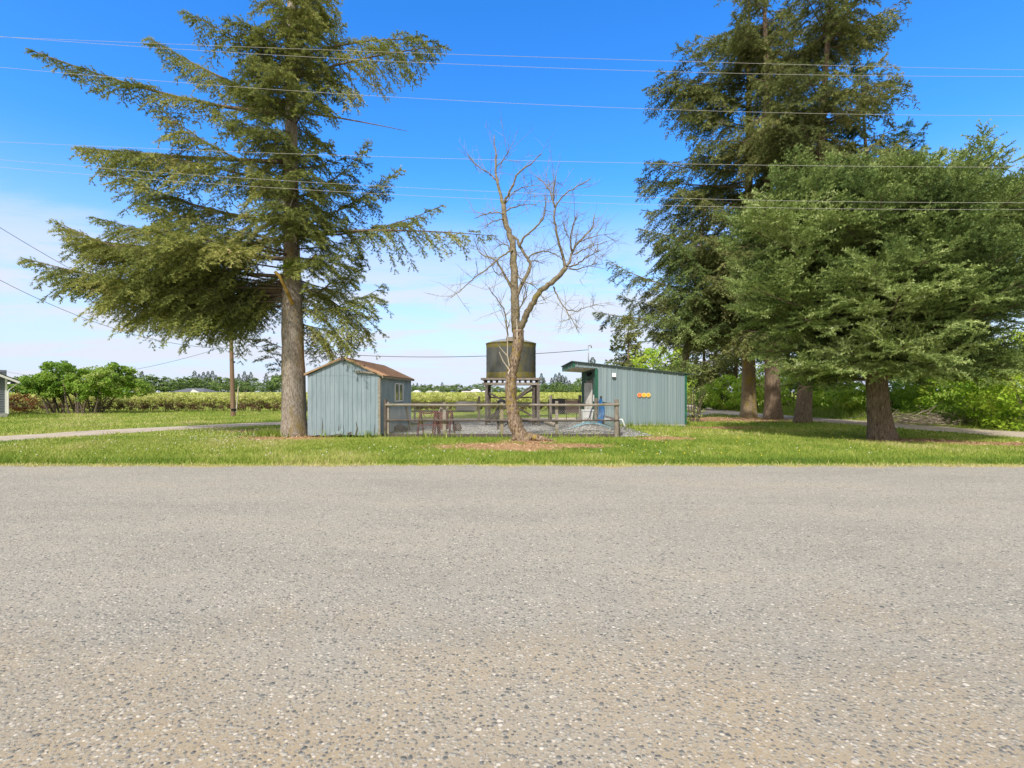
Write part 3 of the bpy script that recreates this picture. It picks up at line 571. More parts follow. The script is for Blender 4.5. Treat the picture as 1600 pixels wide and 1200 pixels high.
b = MB(); b.tube([(X0 - .04, 25.1, 2.5), (X0 - .13, 25.02, 2.48), (X0 - .2, 24.95, 2.44)], [.05, .09, .12], 12); b.build('wall_lamp', black_m, ph)
b = MB(); b.box(X0 - .08, X0 - .052, 24.12, 24.3, 1.15, 1.45); b.build('notice', white_m, ph); b = MB(); b.box(X0 - .08, X0 - .052, 26.45, 26.6, 1.35, 1.65); b.build('notice', white_m, ph)
b = MB(); cx = (958.7 - 800) / F * Y0; b.add([(cx - .085, Y0 - .15, 2.28), (cx + .085, Y0 - .15, 2.28), (cx + .085, Y0 - .035, 2.28), (cx - .085, Y0 - .035, 2.28), (cx - .08, Y0 - .1, 2.46), (cx + .08, Y0 - .1, 2.46), (cx + .08, Y0 - .035, 2.46), (cx - .08, Y0 - .035, 2.46)],
      [(0, 3, 2, 1), (4, 5, 6, 7), (0, 1, 5, 4), (1, 2, 6, 5), (2, 3, 7, 6), (3, 0, 4, 7)]); b.build('vent_cover', white_m, ph)
disc_o = mat('orange_disc', (.90, .16, .02), .4, var=.05); disc_y = mat('amber_disc', (.95, .45, .04), .4, var=.05); ring_o = mat('pale_orange_rim', (.95, .42, .2), .4, var=.05); ring_y = mat('pale_amber_rim', (.95, .62, .22), .4, var=.05)
for px, a, c in ((999, disc_o, ring_o), (1005.8, disc_y, ring_y), (1012.6, disc_y, ring_y)):
    cx = (px - 800) / F * Y0; cz = hz(617.2, Y0); b = MB(); nn = 20
    def disc(r_, y, mi): b.add([(cx + r_ * math.cos(6.2832 * k / nn), y, cz + r_ * math.sin(6.2832 * k / nn)) for k in range(nn)] + [(cx + r_ * math.cos(6.2832 * k / nn), y + .012, cz + r_ * math.sin(6.2832 * k / nn)) for k in range(nn)], [tuple(range(nn))] + [(k, (k + 1) % nn, nn + (k + 1) % nn, nn + k) for k in range(nn)], mi)
    dx = {999: 0, 1005.8: .003, 1012.6: .006}[px]
    disc(.105, Y0 - .05 - dx, 1); disc(.074, Y0 - .055 - dx, 0)
    if px == 999: b.box(cx - .012, cx + .012, Y0 - .06, Y0 - .0555, cz - .035, cz + .035, 1)
    o = b.build('reflector_disc', [a, c], ph)
    o['label'] = {999: 'deep orange disc with pale rim', 1005.8: 'amber disc in the middle of the row', 1012.6: 'amber disc at the end of the row'}[px]
# mast with its weatherhead, standing through the roof
ms = MB(); mx_, my = (919.5 - 800) / F * 26.5, 26.5; zt = hz(541, my); ms.tube([(mx_, my, 2.9), (mx_, my, zt)], .028, 8); ms.tube([(mx_, my, zt), (mx_ + .05, my, zt + .07), (mx_ + .13, my, zt + .04), (mx_ + .16, my, zt - .09)], .03, 8)
ms.build('service_mast', mat('galvanised_pipe', (.4, .41, .42), .5, metal=.3), ph, smooth=True); MAST = np.array([mx_, my, hz(546.5, my)])

# neighbour's house at the edge of the picture
hs_m = mat('dark_grey_siding', (.15, .17, .19), .8, var=.15); hw = mat('house_roof', (.2, .2, .21), .9)
nh = thing('neighbour_house', ((10.5 - 800) / F * 32, 32, 0), 'dark grey clapboard house corner with white trim and shallow gable roof', 'house')
YH = 32.0; XH = (10.5 - 800) / F * YH; b = MB()
for k in range(18):
    z0_ = .25 + k * .15; b.add([(XH - 6, YH, z0_), (XH, YH, z0_), (XH, YH + .022, z0_ + .15), (XH - 6, YH + .022, z0_ + .15), (XH - 6, YH + .03, z0_)], [(0, 1, 2, 3), (0, 4, 1)])
b.add([(XH - 6, YH + .025, 2.0), (XH, YH + .025, 2.0), (XH, YH + .025, 2.62), (XH - 4.0, YH + .025, 4.2), (XH - 6, YH + .025, 3.4)], [(0, 1, 2, 3, 4)]); b.box(XH - .05, XH, YH + .03, YH + 9, .25, 2.55); b.build('wall', hs_m, nh)
b = MB(); b.box(XH - 6, XH + .03, YH - .05, YH + 9, -.05, .24); b.build('foundation', concrete, nh)
b = MB(); b.box(XH - .08, XH + .02, YH - .04, YH + .0, .25, 2.5); b.build('corner_board', white_m, nh)
zE, xE = hz(597.5, YH), XH + .52
b = MB(); b.beam((xE, YH - .42, zE), (xE - 4.6, YH - .42, zE + 2.3), .05, .14); b.beam((xE + .02, YH - .42, zE - .0), (xE + .02, YH + 9, zE), .05, .12); b.add([(xE, YH - .4, zE - .04), (XH, YH - .4, zE - .12), (XH, YH + 9, zE - .12), (xE, YH + 9, zE - .04)], [(0, 1, 2, 3)]); b.build('fascia_board', white_m, nh)
b = MB(); b.add([(xE + .03, YH - .46, zE + .07), (xE + .03, YH + 3, zE + .07), (xE - 4.6, YH + 3, zE + 2.38), (xE - 4.6, YH - .46, zE + 2.38)], [(0, 1, 2, 3)]); b.add([(xE + .03, YH - .46, zE + .11), (xE + .03, YH + 3, zE + .11), (xE - 4.6, YH + 3, zE + 2.42), (xE - 4.6, YH - .46, zE + 2.42)], [(0, 1, 2, 3), ]); b.build('roof', hw, nh)
b = MB(); b.tube([(xE - .05, YH - .3, zE - .05), (XH + .1, YH - .08, zE - .45), (XH + .06, YH - .06, zE - .6), (XH + .06, YH - .06, .2)], .035, 8); b.build('downpipe', white_m, nh); nh.rotation_euler = (0, 0, math.radians(51))

# water tank
tank_m = mat('mossy_tank_steel', (.12, .125, .11), .8, scale=2.5, stretch=(1.5, 1.5, .5), col2=(.065, .068, .065), spec=.2, patch=(.15, .13, .04), patch_scale=1.5, patch_thr=(.5, .68))
moss_m = mat('tank_moss', (.26, .20, .03), .95, scale=3, col2=(.13, .125, .05), stretch=(1.5, 1.5, 1.2), bump=.5, bscale=60, patch=(.15, .155, .12), patch_scale=4, patch_thr=(.5, .62))
YT = 25.25; XT = (798.5 - 800) / F * YT; RT = 38.5 / F * YT; zb, zt = 2.23, hz(537.5, YT)
tk = thing('water_tank', (XT, YT, 2.2), 'big round moss-streaked steel water tank on a timber stand', 'tank')
b = MB(); zs = [zb + .0]; prof = []
for k in range(9): zz_ = (zb + .3) + (zt - .22 - zb - .3) * k / 8; prof.append((RT + (.006 if k % 2 else 0), zz_ - 0))
b.lathe((XT, YT, 0), prof, 64); b.build('shell', tank_m, tk, smooth=True)
b = MB(); b.lathe((XT, YT, 0), [(.001, zb), (RT + .004, zb), (RT + .008, zb + .08), (RT + .003, zb + .3)], 64); b.build('lower_band', moss_m, tk, smooth=True)
b = MB(); b.lathe((XT, YT, 0), [(RT, zt - .22), (RT + .012, zt - .1), (RT + .012, zt - .03), (RT + .03, zt - .02), (RT + .03, zt + .02), (RT - .02, zt + .03)], 64); b.build('top_band', moss_m, tk, smooth=True)
b = MB(); b.lathe((XT, YT, 0), [(RT - .01, zt + .03), (RT * .8, zt + .11), (RT * .5, zt + .20), (RT * .2, zt + .26), (.16, zt + .27), (.16, zt + .34), (.001, zt + .35)], 48); b.build('lid', mat('tank_lid', (.34, .35, .34), .6, var=.2, metal=.3), tk, smooth=True)
b = MB(); b.box(XT - .14, XT + .14, YT - RT - .1, YT - RT + .25, zt + .02, zt + .2); b.build('inlet_box', wood_grey, tk)
wood_mid = mat('dark_weathered_wood', (.22, .19, .16), .9, scale=5, stretch=(3, 3, .8), col2=(.12, .10, .085), bump=.5, bscale=50); ts = thing('tank_stand', (XT, YT, 0), 'tall dark timber stand with crossed braces carrying the round water tank', 'stand')
YF, YB = 24.2, 26.3; XL, XR = (760 - 800) / F * YF, (841 - 800) / F * YF
b = MB()
for k in range(17):
    xx = XT - 1.36 + k * .17; b.box(xx - .065, xx + .065, YF - .15, YB + .15, 2.16, 2.225)
b.build('deck', wood_dark, ts)
b = MB(); b.box(XT - 1.4, XT + 1.4, YF - .19, YF - .155, 2.155, 2.25); b.build('edge_board', wood, ts)
for y in np.linspace(YF - .02, YB, 4): b = MB(); b.box(XT - 1.36, XT + 1.36, y - .05, y + .05, 1.92, 2.03); b.build('beam', wood_grey if y < YF + .1 else wood_dark, ts)
for i in range(10): b = MB(); xx = XT - 1.25 + i * .28; b.box(xx - .03, xx + .03, YF - .1, YB + .1, 2.032, 2.155); b.build('joist', wood_dark, ts)
for x, y, wd, m_ in ((XL, YF, .125, wood_mid), (XR, YF, .14, wood_mid), (XR - .22, YF + .12, .13, wood_dark), (XL + .05, YB, .14, wood_dark), (XR - .02, YB, .15, wood_dark)):
    b = MB(); b.box(x - wd / 2, x + wd / 2, y - wd / 2, y + wd / 2, -.05, 1.918); b.build('leg', m_, ts)
for a, c in (((XL + .05, YF + .09, .35), (XR, YF + .09, 1.9)), ((XL + .05, YF - .09, .2), (XR - .3, YF - .09, 1.88)), ((XL + .1, YF + .14, 1.55), (XR, YF + .14, .3)), ((XL, YF + .1, .12), (XL, YB, 1.8)), ((XR, YF + .1, 1.8), (XR, YB, .2))):
    b = MB(); b.beam(a, c, .04, .09); b.build('brace', wood_dark, ts)
b = MB(); b.beam((XL - .05, YF - .02, .31), (XR + .05, YF - .02, .31), .05, .07); b.beam((XL - .05, YB, 1.3), (XR, YB, 1.3), .05, .07); b.build('rail', wood, ts)

# ------------------------------------------------------------------ yard fence
fe = thing('yard_fence', (0, 18.0, 0), 'low timber post and rail fence with chain-link mesh round the gravel yard', 'fence')
YFn = 18.0
def fx(px, d=YFn): return (px - 800) / F * d
def post(x, y, h, w_, m_, lean=0, rnd=True):
    b = MB()
    if rnd: b.tube([(x, y, -.1), (x + lean * .5, y, h * .5), (x + lean, y, h)], [w_ * .53, w_ * .5, w_ * .5], 10, rough=.06, seed=int(abs(x) * 100)); 
    else: b.box(x - w_ / 2, x + w_ / 2, y - w_ / 2, y + w_ / 2, -.1, h)
    return b.build('post', m_, fe)
post(fx(602.5), YFn, 1.33, .12, wood_dark); post(fx(606), YFn + .03, 1.24, .09, wood_grey, rnd=False); post(fx(694), YFn + .09, 1.22, .11, wood_grey, rnd=False); post(fx(784), YFn + .08, 1.22, .11, wood_tan, rnd=False)
post(fx(870), YFn + .08, 1.27, .1, wood_grey, rnd=False); post(fx(963.5), YFn + .02, 1.33, .16, wood); post(fx(969), YFn + .12, 1.22, .1, wood_dark, lean=-.1)
post(3.72, 20.9, 1.18, .13, mat('brown_wood', (.24, .17, .11), .9, var=.3), lean=-.06); post(3.66, 22.3, 1.32, .14, wood)
b = MB(); b.tube([(fx(603), YFn - .06, 1.14), (fx(700), YFn - .07, 1.13), (fx(800), YFn - .07, 1.135), (fx(900), YFn - .07, 1.13), (fx(967), YFn - .07, 1.15)], .042, 8, rough=.06); b.build('top_rail', wood_grey, fe)
b = MB(); b.tube([(fx(604), YFn - .04, .60), (fx(700), YFn - .05, .59), (fx(820), YFn - .05, .58), (fx(900), YFn - .05, .585), (fx(966), YFn - .05, .60)], .034, 8, rough=.1); b.build('middle_rail', wood_dark, fe)
b = MB(); b.box(fx(604), fx(966), YFn - .02, YFn + .03, -.02, .11); b.build('kick_board', wood_dark, fe)
b = MB(); b.beam((3.74, YFn + .1, 1.12), (3.70, 22.3, 1.16), .05, .08); b.beam((3.74, YFn + .1, .6), (3.70, 22.3, .64), .05, .08); b.build('side_rail', wood, fe)
link_m = mat('chain_link_wire', (.42, .40, .36), .6)
def chainlink(xa, xb, y, za, zb_, sp=.085, wr_=.0019):
    b = MB(); H_ = zb_ - za
    for sg_ in (1, -1):
        u = xa - H_
        while u < xb + H_:
            p = [(u, za), (u + H_, zb_)] if sg_ > 0 else [(u + H_, za), (u, zb_)]
            (xa_, z1), (xb_, z2) = p
            def clip(q, lim): return max(min(q, lim[1]), lim[0])
            s_ = (z2 - z1) / (xb_ - xa_) if xb_ != xa_ else 0; c1, c2 = clip(xa_, (xa, xb)), clip(xb_, (xa, xb))
            if abs(c1 - c2) > .02:
                a = np.array([c1, y + sg_ * .003, z1 + s_ * (c1 - xa_)]); c = np.array([c2, y + sg_ * .003, z1 + s_ * (c2 - xa_)]); d_ = unit(c - a); q = np.array([-d_[2], 0, d_[0]]) * wr_
                b.add([a - q, a + q, c + q, c - q], [(0, 1, 2, 3)]); b.add([a - q + (0, .005, 0), a + q + (0, .005, 0), c + q + (0, .005, 0), c - q + (0, .005, 0)], [(3, 2, 1, 0), (0, 4, 5, 1)][:1])
            u += sp
    return b
chainlink(fx(604), fx(966), YFn + .035, .08, 1.13).build('wire_mesh', link_m, fe)
# back fence
bf = thing('back_fence', (0, 27.6, 0), 'grey rail fence along the far side of the yard behind the water tank', 'fence'); YBk = 27.6
def bx_(px): return (px - 800) / F * YBk
for px, h, w_ in ((648, 1.0, .1), (691, 1.1, .1), (748.5, 1.35, .14), (857, 1.2, .05)):
    b = MB(); b.box(bx_(px) - w_ / 2, bx_(px) + w_ / 2, YBk - w_ / 2, YBk + w_ / 2, -.05, h); b.build('post', wood_tan if px == 748.5 else wood_grey, bf)
for (a, c, z_, t_) in ((640, 742, .55, .09), (640, 858, 1.0, .06), (752, 858, .88, .05), (752, 858, .30, .05)):
    b = MB(); b.beam((bx_(a), YBk - .06, z_), (bx_(c), YBk - .06, z_), .04, t_); b.build('rail', wood_grey if t_ < .08 else wood_dark, bf)
b = MB(); b.box(bx_(713), bx_(745), YBk - .14, YBk - .10, .60, 1.08); b.build('hung_panel', mat('grey_mottled_board', (.60, .56, .52), .9, col2=(.42, .39, .36), scale=14), bf)
gt = thing('yard_gate', (2.9, 26.6, 0), 'dark gate panel with black sheeting hung between two posts beside the pump house', 'gate'); YG = 26.6
def gx(px): return (px - 800) / F * YG
for px in (860.5, 906): b = MB(); b.tube([(gx(px), YG, -.05), (gx(px), YG, 1.42)], .07, 9, rough=.05); b.build('post', wood, gt)
b = MB(); b.box(gx(862.5), gx(883), YG - .05, YG - .02, .46, 1.24); b.build('black_sheet', black_m, gt)
b = MB(); b.box(gx(883.3), gx(904), YG - .04, YG - .02, .50, 1.16); b.build('brown_sheet', mat('brown_sheet', (.10, .07, .06), .8, var=.3), gt)
b = MB(); 
for z_ in (.12, .45, 1.2): b.tube([(gx(862.5), YG, z_), (gx(905), YG, z_)], .02, 6)
for px in (885, 901): b.tube([(gx(px), YG, .12), (gx(px), YG, 1.2)], .018, 6)
b.build('frame', mat('dark_steel', (.05, .045, .045), .6), gt)

# things standing in the yard
rustred = mat('rusty_red_pipe', (.13, .035, .028), .85, var=.35, scale=9); rustbrown = mat('rusty_brown', (.14, .065, .045), .9, var=.4, scale=9)
for (pa, label) in ((656, 'rusty red pipe trestle nearer the shed, with bent crossbar'), (682, 'rusty red pipe trestle behind the fence next to the rusty drum')):
    d = 19.0; cx = fx(pa + 12, d); t_ = thing('pipe_trestle', (cx, d, 0), label, 'trestle', 'rusty pipe trestles in the yard')
    for (xa, ya, xb, yb) in ((cx - .32, d - .25, cx - .27, d - .02), (cx - .2, d + .3, cx - .25, d), (cx + .22, d - .25, cx + .27, d - .02), (cx + .36, d + .3, cx + .29, d)):
        b = MB(); b.tube([(xa, ya, .0), (xb, yb, .86)], .03, 6); b.build('leg', rustred, t_)
    b = MB(); b.tube([(cx - .3, d, .86), (cx - .1, d, .80), (cx + .1, d, .80), (cx + .3, d, .88)], .03, 6); b.build('crossbar', rustred, t_)
    b = MB(); b.tube([(cx - .3, d - .15, .36), (cx + .24, d - .15, .38)], .02, 6); b.build('brace', rustred, t_)
    b = MB(); b.tube([(cx - .2, d, .84), (cx - .08, d, .66), (cx + .08, d, .64), (cx + .2, d, .82)], .014, 5); b.build('hook_bar', rustbrown, t_)
d = 19.9; cx = fx(693, d); t_ = thing('steel_drum', (cx, d, 0), 'rusty brown drum with broken grey top between the trestles and a fence post', 'drum')
b = MB(); b.lathe((cx, d, 0), [(.001, .14), (.2, .14), (.2, .3), (.215, .31), (.2, .33), (.2, .54), (.215, .55), (.2, .57), (.2, .8), (.19, .8), (.18, .4)], 20); b.build('body', rustbrown, t_)
b = MB(); b.tube([(cx - .16, d - .1, .8), (cx - .1, d - .12, .96), (cx + .1, d - .1, .9), (cx + .17, d, .98)], .04, 6); b.build('broken_rim', wood_grey, t_)
for sx_ in (-.12, .12): b = MB(); b.tube([(cx + sx_, d - .12, -.02), (cx + sx_, d - .1, .15)], .025, 6); b.build('foot', rustbrown, t_)
R = rs(41)
def lump(name, c, rad, m_, label, cat, seed):
    R = rs(seed); b = MB(); vs, fs = [], []; nu, nv = 14, 9
    for j in range(nv):
        ph_ = math.pi * j / (nv - 1)
        for i in range(nu):
            th = 2 * math.pi * i / nu; d_ = np.array([math.sin(ph_) * math.cos(th), math.sin(ph_) * math.sin(th), math.cos(ph_)]); k = 1 + .22 * float(noise3(d_[None] * 2, 1.7, seed)[0]) + .05 * R.normal()
            vs.append(np.array(c) + d_ * rad * k)
    for j in range(nv - 1):
        for i in range(nu): fs.append((j * nu + i, (j + 1) * nu + i, (j + 1) * nu + (i + 1) % nu, j * nu + (i + 1) % nu))
    b.add(vs, fs); o = b.build(name, m_, loc=(c[0], c[1], 0)); return tag(o, label, cat)
lump('black_bag', (fx(626.5, 20.2), 20.2, .13), (.26, .2, .17), black_m, 'black plastic bag slumped on the gravel against the shed wall', 'bag', 3)
lump('crumpled_sheet', (fx(645.5, 24.6), 24.6, .1), (.27, .2, .13), mat('crumpled_white', (.62, .62, .58), .7, col2=(.1, .1, .1), scale=9), 'crumpled white plastic sheet on the gravel behind the shed corner', 'plastic sheet', 5)
lump('tree_stump', (fx(714, 20.6), 20.6, .13), (.2, .16, .2), wood_dark, 'small dark split stump on the gravel beside the rusty trestle', 'stump', 6)
b = MB(); b.beam((fx(634.5, 21.2), 21.2, 1.0), (fx(641, 20.9), 20.9, .04), .05, .14); tag(b.build('leaning_board', wood_grey, loc=(fx(641, 21), 21, 0)), 'grey board leaning on the far end of the shed side wall', 'board')
t_ = thing('log', (fx(862, 23), 23.2, .1), 'pale cut log lying on the gravel behind the bare tree', 'log')
b = MB(); b.tube([(fx(853, 24.6), 24.6, .13), (fx(861, 23.6), 23.6, .12), (fx(868.5, 22.6), 22.6, .12)], .09, 10, rough=.06); b.build('bark', mat('log_bark', (.45, .39, .30), .9, var=.25), t_)
b = MB(); b.tube([(fx(868.5, 22.6), 22.6, .12), (fx(868.8, 22.57), 22.57, .12)], .088, 10); b.build('cut_face', wood_dark, t_)
# hose standpipe with hoops, behind the fence
t_ = thing('hose_stand', (fx(780, 21.5), 21.5, 0), 'black capped hose stand with hoops of black hose behind the bare tree', 'hose stand')
b = MB(); b.tube([(fx(778, 21.5), 21.5, 0), (fx(778, 21.5), 21.5, 1.2)], .05, 8); b.build('post', wood_dark, t_)
b = MB(); b.lathe((fx(784, 21.5), 21.5, 1.15), [(.2, 0), (.19, .05), (.12, .1), (.001, .12)], 14); b.build('cap', black_m, t_)
b = MB()
for k in range(3):
    cx, cz, ry = fx(786, 21.4), .62, .5 - .04 * k; b.tube([(cx + (.24 + .05 * k) * math.sin(a), 21.35 + .04 * k, cz + ry * math.cos(a)) for a in np.linspace(0, 6.283, 25)], .014, 5, cap=False)
b.build('hose', black_m, t_)
# white wash tub on legs
d = 22.6; t_ = thing('utility_sink', (fx(918, d), d, 0), 'white plastic wash tub on legs by the pump house door', 'sink')
xa, xb = fx(908.5, d), fx(926, d); zt_, zb_ = hz(640, d), hz(652.5, d); b = MB()
b.add([(xa, d - .24, zt_), (xb, d - .24, zt_), (xb, d + .24, zt_), (xa, d + .24, zt_), (xa + .04, d - .2, zb_), (xb - .04, d - .2, zb_), (xb - .04, d + .2, zb_), (xa + .04, d + .2, zb_)] + [(xa + .03, d - .21, zt_), (xb - .03, d - .21, zt_), (xb - .03, d + .21, zt_), (xa + .03, d + .21, zt_), (xa + .06, d - .18, zb_ + .03), (xb - .06, d - .18, zb_ + .03), (xb - .06, d + .18, zb_ + .03), (xa + .06, d + .18, zb_ + .03)],
      [(0, 4, 5, 1), (1, 5, 6, 2), (2, 6, 7, 3), (3, 7, 4, 0), (7, 6, 5, 4), (0, 1, 9, 8), (1, 2, 10, 9), (2, 3, 11, 10), (3, 0, 8, 11), (8, 9, 13, 12), (9, 10, 14, 13), (10, 11, 15, 14), (11, 8, 12, 15), (12, 13, 14, 15)])
b.box(xa - .02, xb + .02, d - .26, d - .24, zt_ - .05, zt_ + .01); b.build('basin', white_m, t_)
for sx_, sy_ in ((0, -1), (1, -1), (0, 1), (1, 1)): b = MB(); x = xa + .07 if not sx_ else xb - .07; b.box(x - .03, x + .03, d + sy_ * .15 - .03, d + sy_ * .15 + .03, 0, zb_ - .002); b.build('leg', white_m, t_)
b = MB(); b.tube([(xb - .05, d - .27, zt_ + .08), (xb - .12, d - .3, zt_ - .05), (xb - .2, d - .3, zb_), (xb - .3, d - .3, zb_ - .08), (xb - .15, d - .3, zb_ - .2), (xb - .05, d - .28, zb_ - .1)], .022, 6); b.build('tap_hose', mat('dark_blue_hose', (.02, .03, .10), .5), t_)
# blue tarpaulin bundle on its pole
blue = mat('blue_tarpaulin', (.04, .23, .55), .6, scale=6, col2=(.02, .13, .36), stretch=(3, 3, 1), patch=(.25, .42, .6), patch_scale=3, patch_thr=(.55, .65))
d = 20.6; t_ = thing('tarp_bundle', (fx(938, d), d, 0), 'narrow bundle of blue tarpaulin tied upright to a pole inside the fence', 'tarpaulin')
b = MB(); zz_ = [.05, .3, .5, .75, 1.0, 1.2, 1.32]; b.tube([(fx(938.5 + q, d), d, z_) for q, z_ in zip((-2.5, -2, 0, 1, 1, 0, 0), zz_)], [.11, .10, .13, .14, .12, .08, .05], 12, rough=.18, seed=2); b.build('tarp', blue, t_, smooth=False)
b = MB(); b.tube([(fx(938, d), d + .02, 0), (fx(939.2, d), d + .02, 1.42)], .04, 8); b.build('pole', wood_dark, t_)
# blue hose coiled over the gravel heap, white pipe by the building
b = MB(); pts = []
for k in range(150):
    a = k * .26; r_ = .35 + .4 * abs(math.sin(k * .045)); x, y = 3.05 + r_ * 1.25 * math.cos(a), 19.65 + r_ * .6 * math.sin(a); pts.append((x, y, .42 * math.exp(-((x - 3) / .8) ** 2 - ((y - 19.5) / .7) ** 2) + .055))
b.tube(pts, .012, 5); tag(b.build('garden_hose', mat('pale_blue_hose', (.25, .42, .48), .5), loc=(3.05, 19.6, 0)), 'pale blue garden hose coiled loosely over the gravel heap', 'hose')
b = MB(); b.tube([(fx(940, 23.3), 23.3, .33), (fx(965, 23.3), 23.3, .33), (fx(972, 23.2), 23.2, .34), (fx(974.5, 23), 23.0, .2), (fx(976, 22.8), 22.8, .05)], .035, 8); tag(b.build('drain_pipe', white_m, loc=(4.5, 23.2, 0)), 'white plastic drain pipe bending to the ground at the foot of the pump house', 'pipe')
b = MB(); b.box(fx(946, 22.9), fx(962, 22.9), 22.5, 23.1, .0, .16); tag(b.build('low_trough', mat('grey_green_plastic', (.16, .22, .21), .7), loc=(4.3, 22.8, 0)), 'low grey green trough on the gravel beneath the white drain pipe', 'trough')

# ------------------------------------------------------------------ poles and wires
UP = gp(364.5, 650.5); d = UP[1]; zt_ = hz(522, d); t_ = thing('utility_pole', (UP[0], d, 0), 'bare brown wooden utility pole standing alone on the lawn', 'pole')
b = MB(); b.tube([(UP[0], d, -.1), (UP[0] - .08, d, zt_ * .5), ((361 - 800) / F * d, d, zt_)], [.15, .13, .105], 12, rough=.03); b.build('shaft', mat('brown_pole_wood', (.27, .17, .11), .9, scale=4, stretch=(3, 3, .5), col2=(.18, .12, .08), bump=.4), t_)
b = MB(); b.box((366 - 800) / F * d - .04, (366 - 800) / F * d + .04, d - .05, d + .05, hz(567, d), hz(564.5, d)); b.box((363 - 800) / F * d - .1, (366 - 800) / F * d, d - .02, d + .02, hz(566.5, d), hz(565.5, d)); b.build('insulator', black_m, t_)
b = MB(); b.tube([(UP[0] + .02, d - .0, .35), (UP[0] + .02, d, .5)], .16, 12); b.build('band', black_m, t_)
sp_ = gp(377.5, 645); b = MB(); b.tube([(sp_[0], 38, -.05), ((372.5 - 800) / F * 38, 38, hz(604, 38))], [.05, .04], 8); tag(b.build('leaning_stake', mat('pale_stake_wood', (.52, .46, .38), .9), loc=(sp_[0], 38, 0)), 'thin pale stake leaning in front of the berry rows near the pole', 'stake')
wire_m = mat('pale_wire', (.46, .44, .40), .6, var=.05); dark_wire = mat('dark_wire', (.06, .06, .065), .6, var=.1)
def road_wire(pts, Yw, rad, label, m_=wire_m):
    px, py = np.array(pts).T; k = np.polyfit(px, py, 2 if len(pts) > 2 else 1); q = np.linspace(-130, 1730, 48); yv = np.polyval(k, q)
    b = MB(); b.tube([pt(a, c, Yw) for a, c in zip(q, yv)], rad, 5); p0 = pt(800, np.polyval(k, 800), Yw); o = b.build('power_line', m_, loc=p0); return tag(o, label, 'wire', 'overhead wires along the road')
road_wire([(120, 66), (417, 69 + .1), (600, 79), (800, 90), (900, 93), (1300, 104), (1600, 107.5)], 12.6, .0036, 'uppermost of the overhead wires along the road')
road_wire([(120, 66), (250, 75), (400, 84.3), (600, 95), (800, 104), (900, 107.5), (1300, 117), (1600, 120)], 12.2, .0036, 'second wire from the top of those along the road')
road_wire([(0, 105), (325, 132), (415, 139.5), (800, 161), (900, 166), (1300, 177.5), (1600, 181)], 12.4, .0036, 'third wire from the top, crossing the open sky between the trees')
road_wire([(0, 222), (200, 230), (400, 238), (600, 245.5), (900, 253.5), (1300, 258), (1600, 262)], 12.4, .0036, 'middle wire of those along the road, fourth from the top')
road_wire([(0, 250), (190, 263), (420, 282), (610, 292), (1000, 308), (1300, 314), (1600, 317)], 12.8, .0035, 'thin wire, last but one of the overhead wires')
road_wire([(0, 261), (160, 275), (400, 291), (600, 304), (900, 317), (1300, 324.5), (1600, 328)], 12.8, .0036, 'lowest of the overhead wires along the road')
def span(a, c, sag, label, rad=.012, m_=dark_wire, name='service_wire'):
    a, c = np.array(a), np.array(c); t = np.linspace(0, 1, 30); P = a + (c - a) * t[:, None]; P[:, 2] -= sag * 4 * t * (1 - t); b = MB(); b.tube(P, rad, 5); return tag(b.build(name, m_, loc=a), label, 'wire')
PT = np.array([(361.5 - 800) / F * UP[1], UP[1], hz(536, UP[1])])
span(pt(-60, 318, 22), PT + (0, 0, .05), .55, 'upper dark service wire sloping down to the brown pole')
span(pt(-60, 405, 24), PT + (0, 0, -.35), 1.05, 'lower dark service wire sloping down to the brown pole')
span(pt(-40, 566, 60), PT + (0, 0, -.1), 1.9, 'thin wire running low over the round green bush to the pole', .012)
span(PT + (0, 0, .02), MAST, .62, 'service wire from the brown pole past the water tank to the pump house mast', .016)

# ------------------------------------------------------------------ conifers
bark_grey = mat('grey_mossy_bark', (.43, .38, .32), .95, spec=.05, scale=10, detail=4, stretch=(2.2, 2.2, .9), col2=(.15, .115, .09), bump=1., bscale=22, patch=(.25, .19, .07), patch_scale=.9, patch_thr=(.5, .66))
bark_dark = mat('dark_furrowed_bark', (.29, .22, .155), .95, spec=.05, scale=9, detail=4, stretch=(2.6, 2.6, .7), col2=(.085, .062, .045), bump=1., bscale=26)
bark_brown = mat('brown_mossy_bark', (.42, .33, .22), .95, spec=.05, scale=8, detail=3, stretch=(3, 3, .7), col2=(.17, .13, .08), bump=1., bscale=24, patch=(.36, .28, .07), patch_scale=1.2)
bark_red = mat('reddish_bark', (.33, .25, .175), .95, spec=.05, scale=8, detail=4, stretch=(3, 3, .7), col2=(.12, .085, .06), bump=1., bscale=24)
def needles(name, ramp, trans=.32): return mat(name, attr='tint', ramp=ramp, rough=.7, trans=trans, spec=.1)
nd_olive = needles('olive_needles', [(0, (.085, .11, .04)), (.3, (.185, .22, .06)), (.6, (.34, .37, .10)), (.85, (.54, .53, .18)), (1, (.56, .43, .24))])
nd_tall = needles('tall_tree_needles', [(0, (.07, .095, .035)), (.35, (.16, .19, .065)), (.65, (.27, .30, .10)), (.9, (.43, .43, .18)), (1, (.48, .38, .21))])
nd_fir = needles('fir_needles', trans=.2, ramp=[(0, (.06, .10, .035)), (.3, (.165, .24, .075)), (.6, (.33, .42, .13)), (.88, (.54, .62, .26)), (1, (.68, .74, .44))])
nd_teal = needles('blue_green_needles', [(0, (.035, .07, .04)), (.5, (.10, .165, .08)), (1, (.26, .32, .17))])
RL = rs(100); RJ = rs(101)
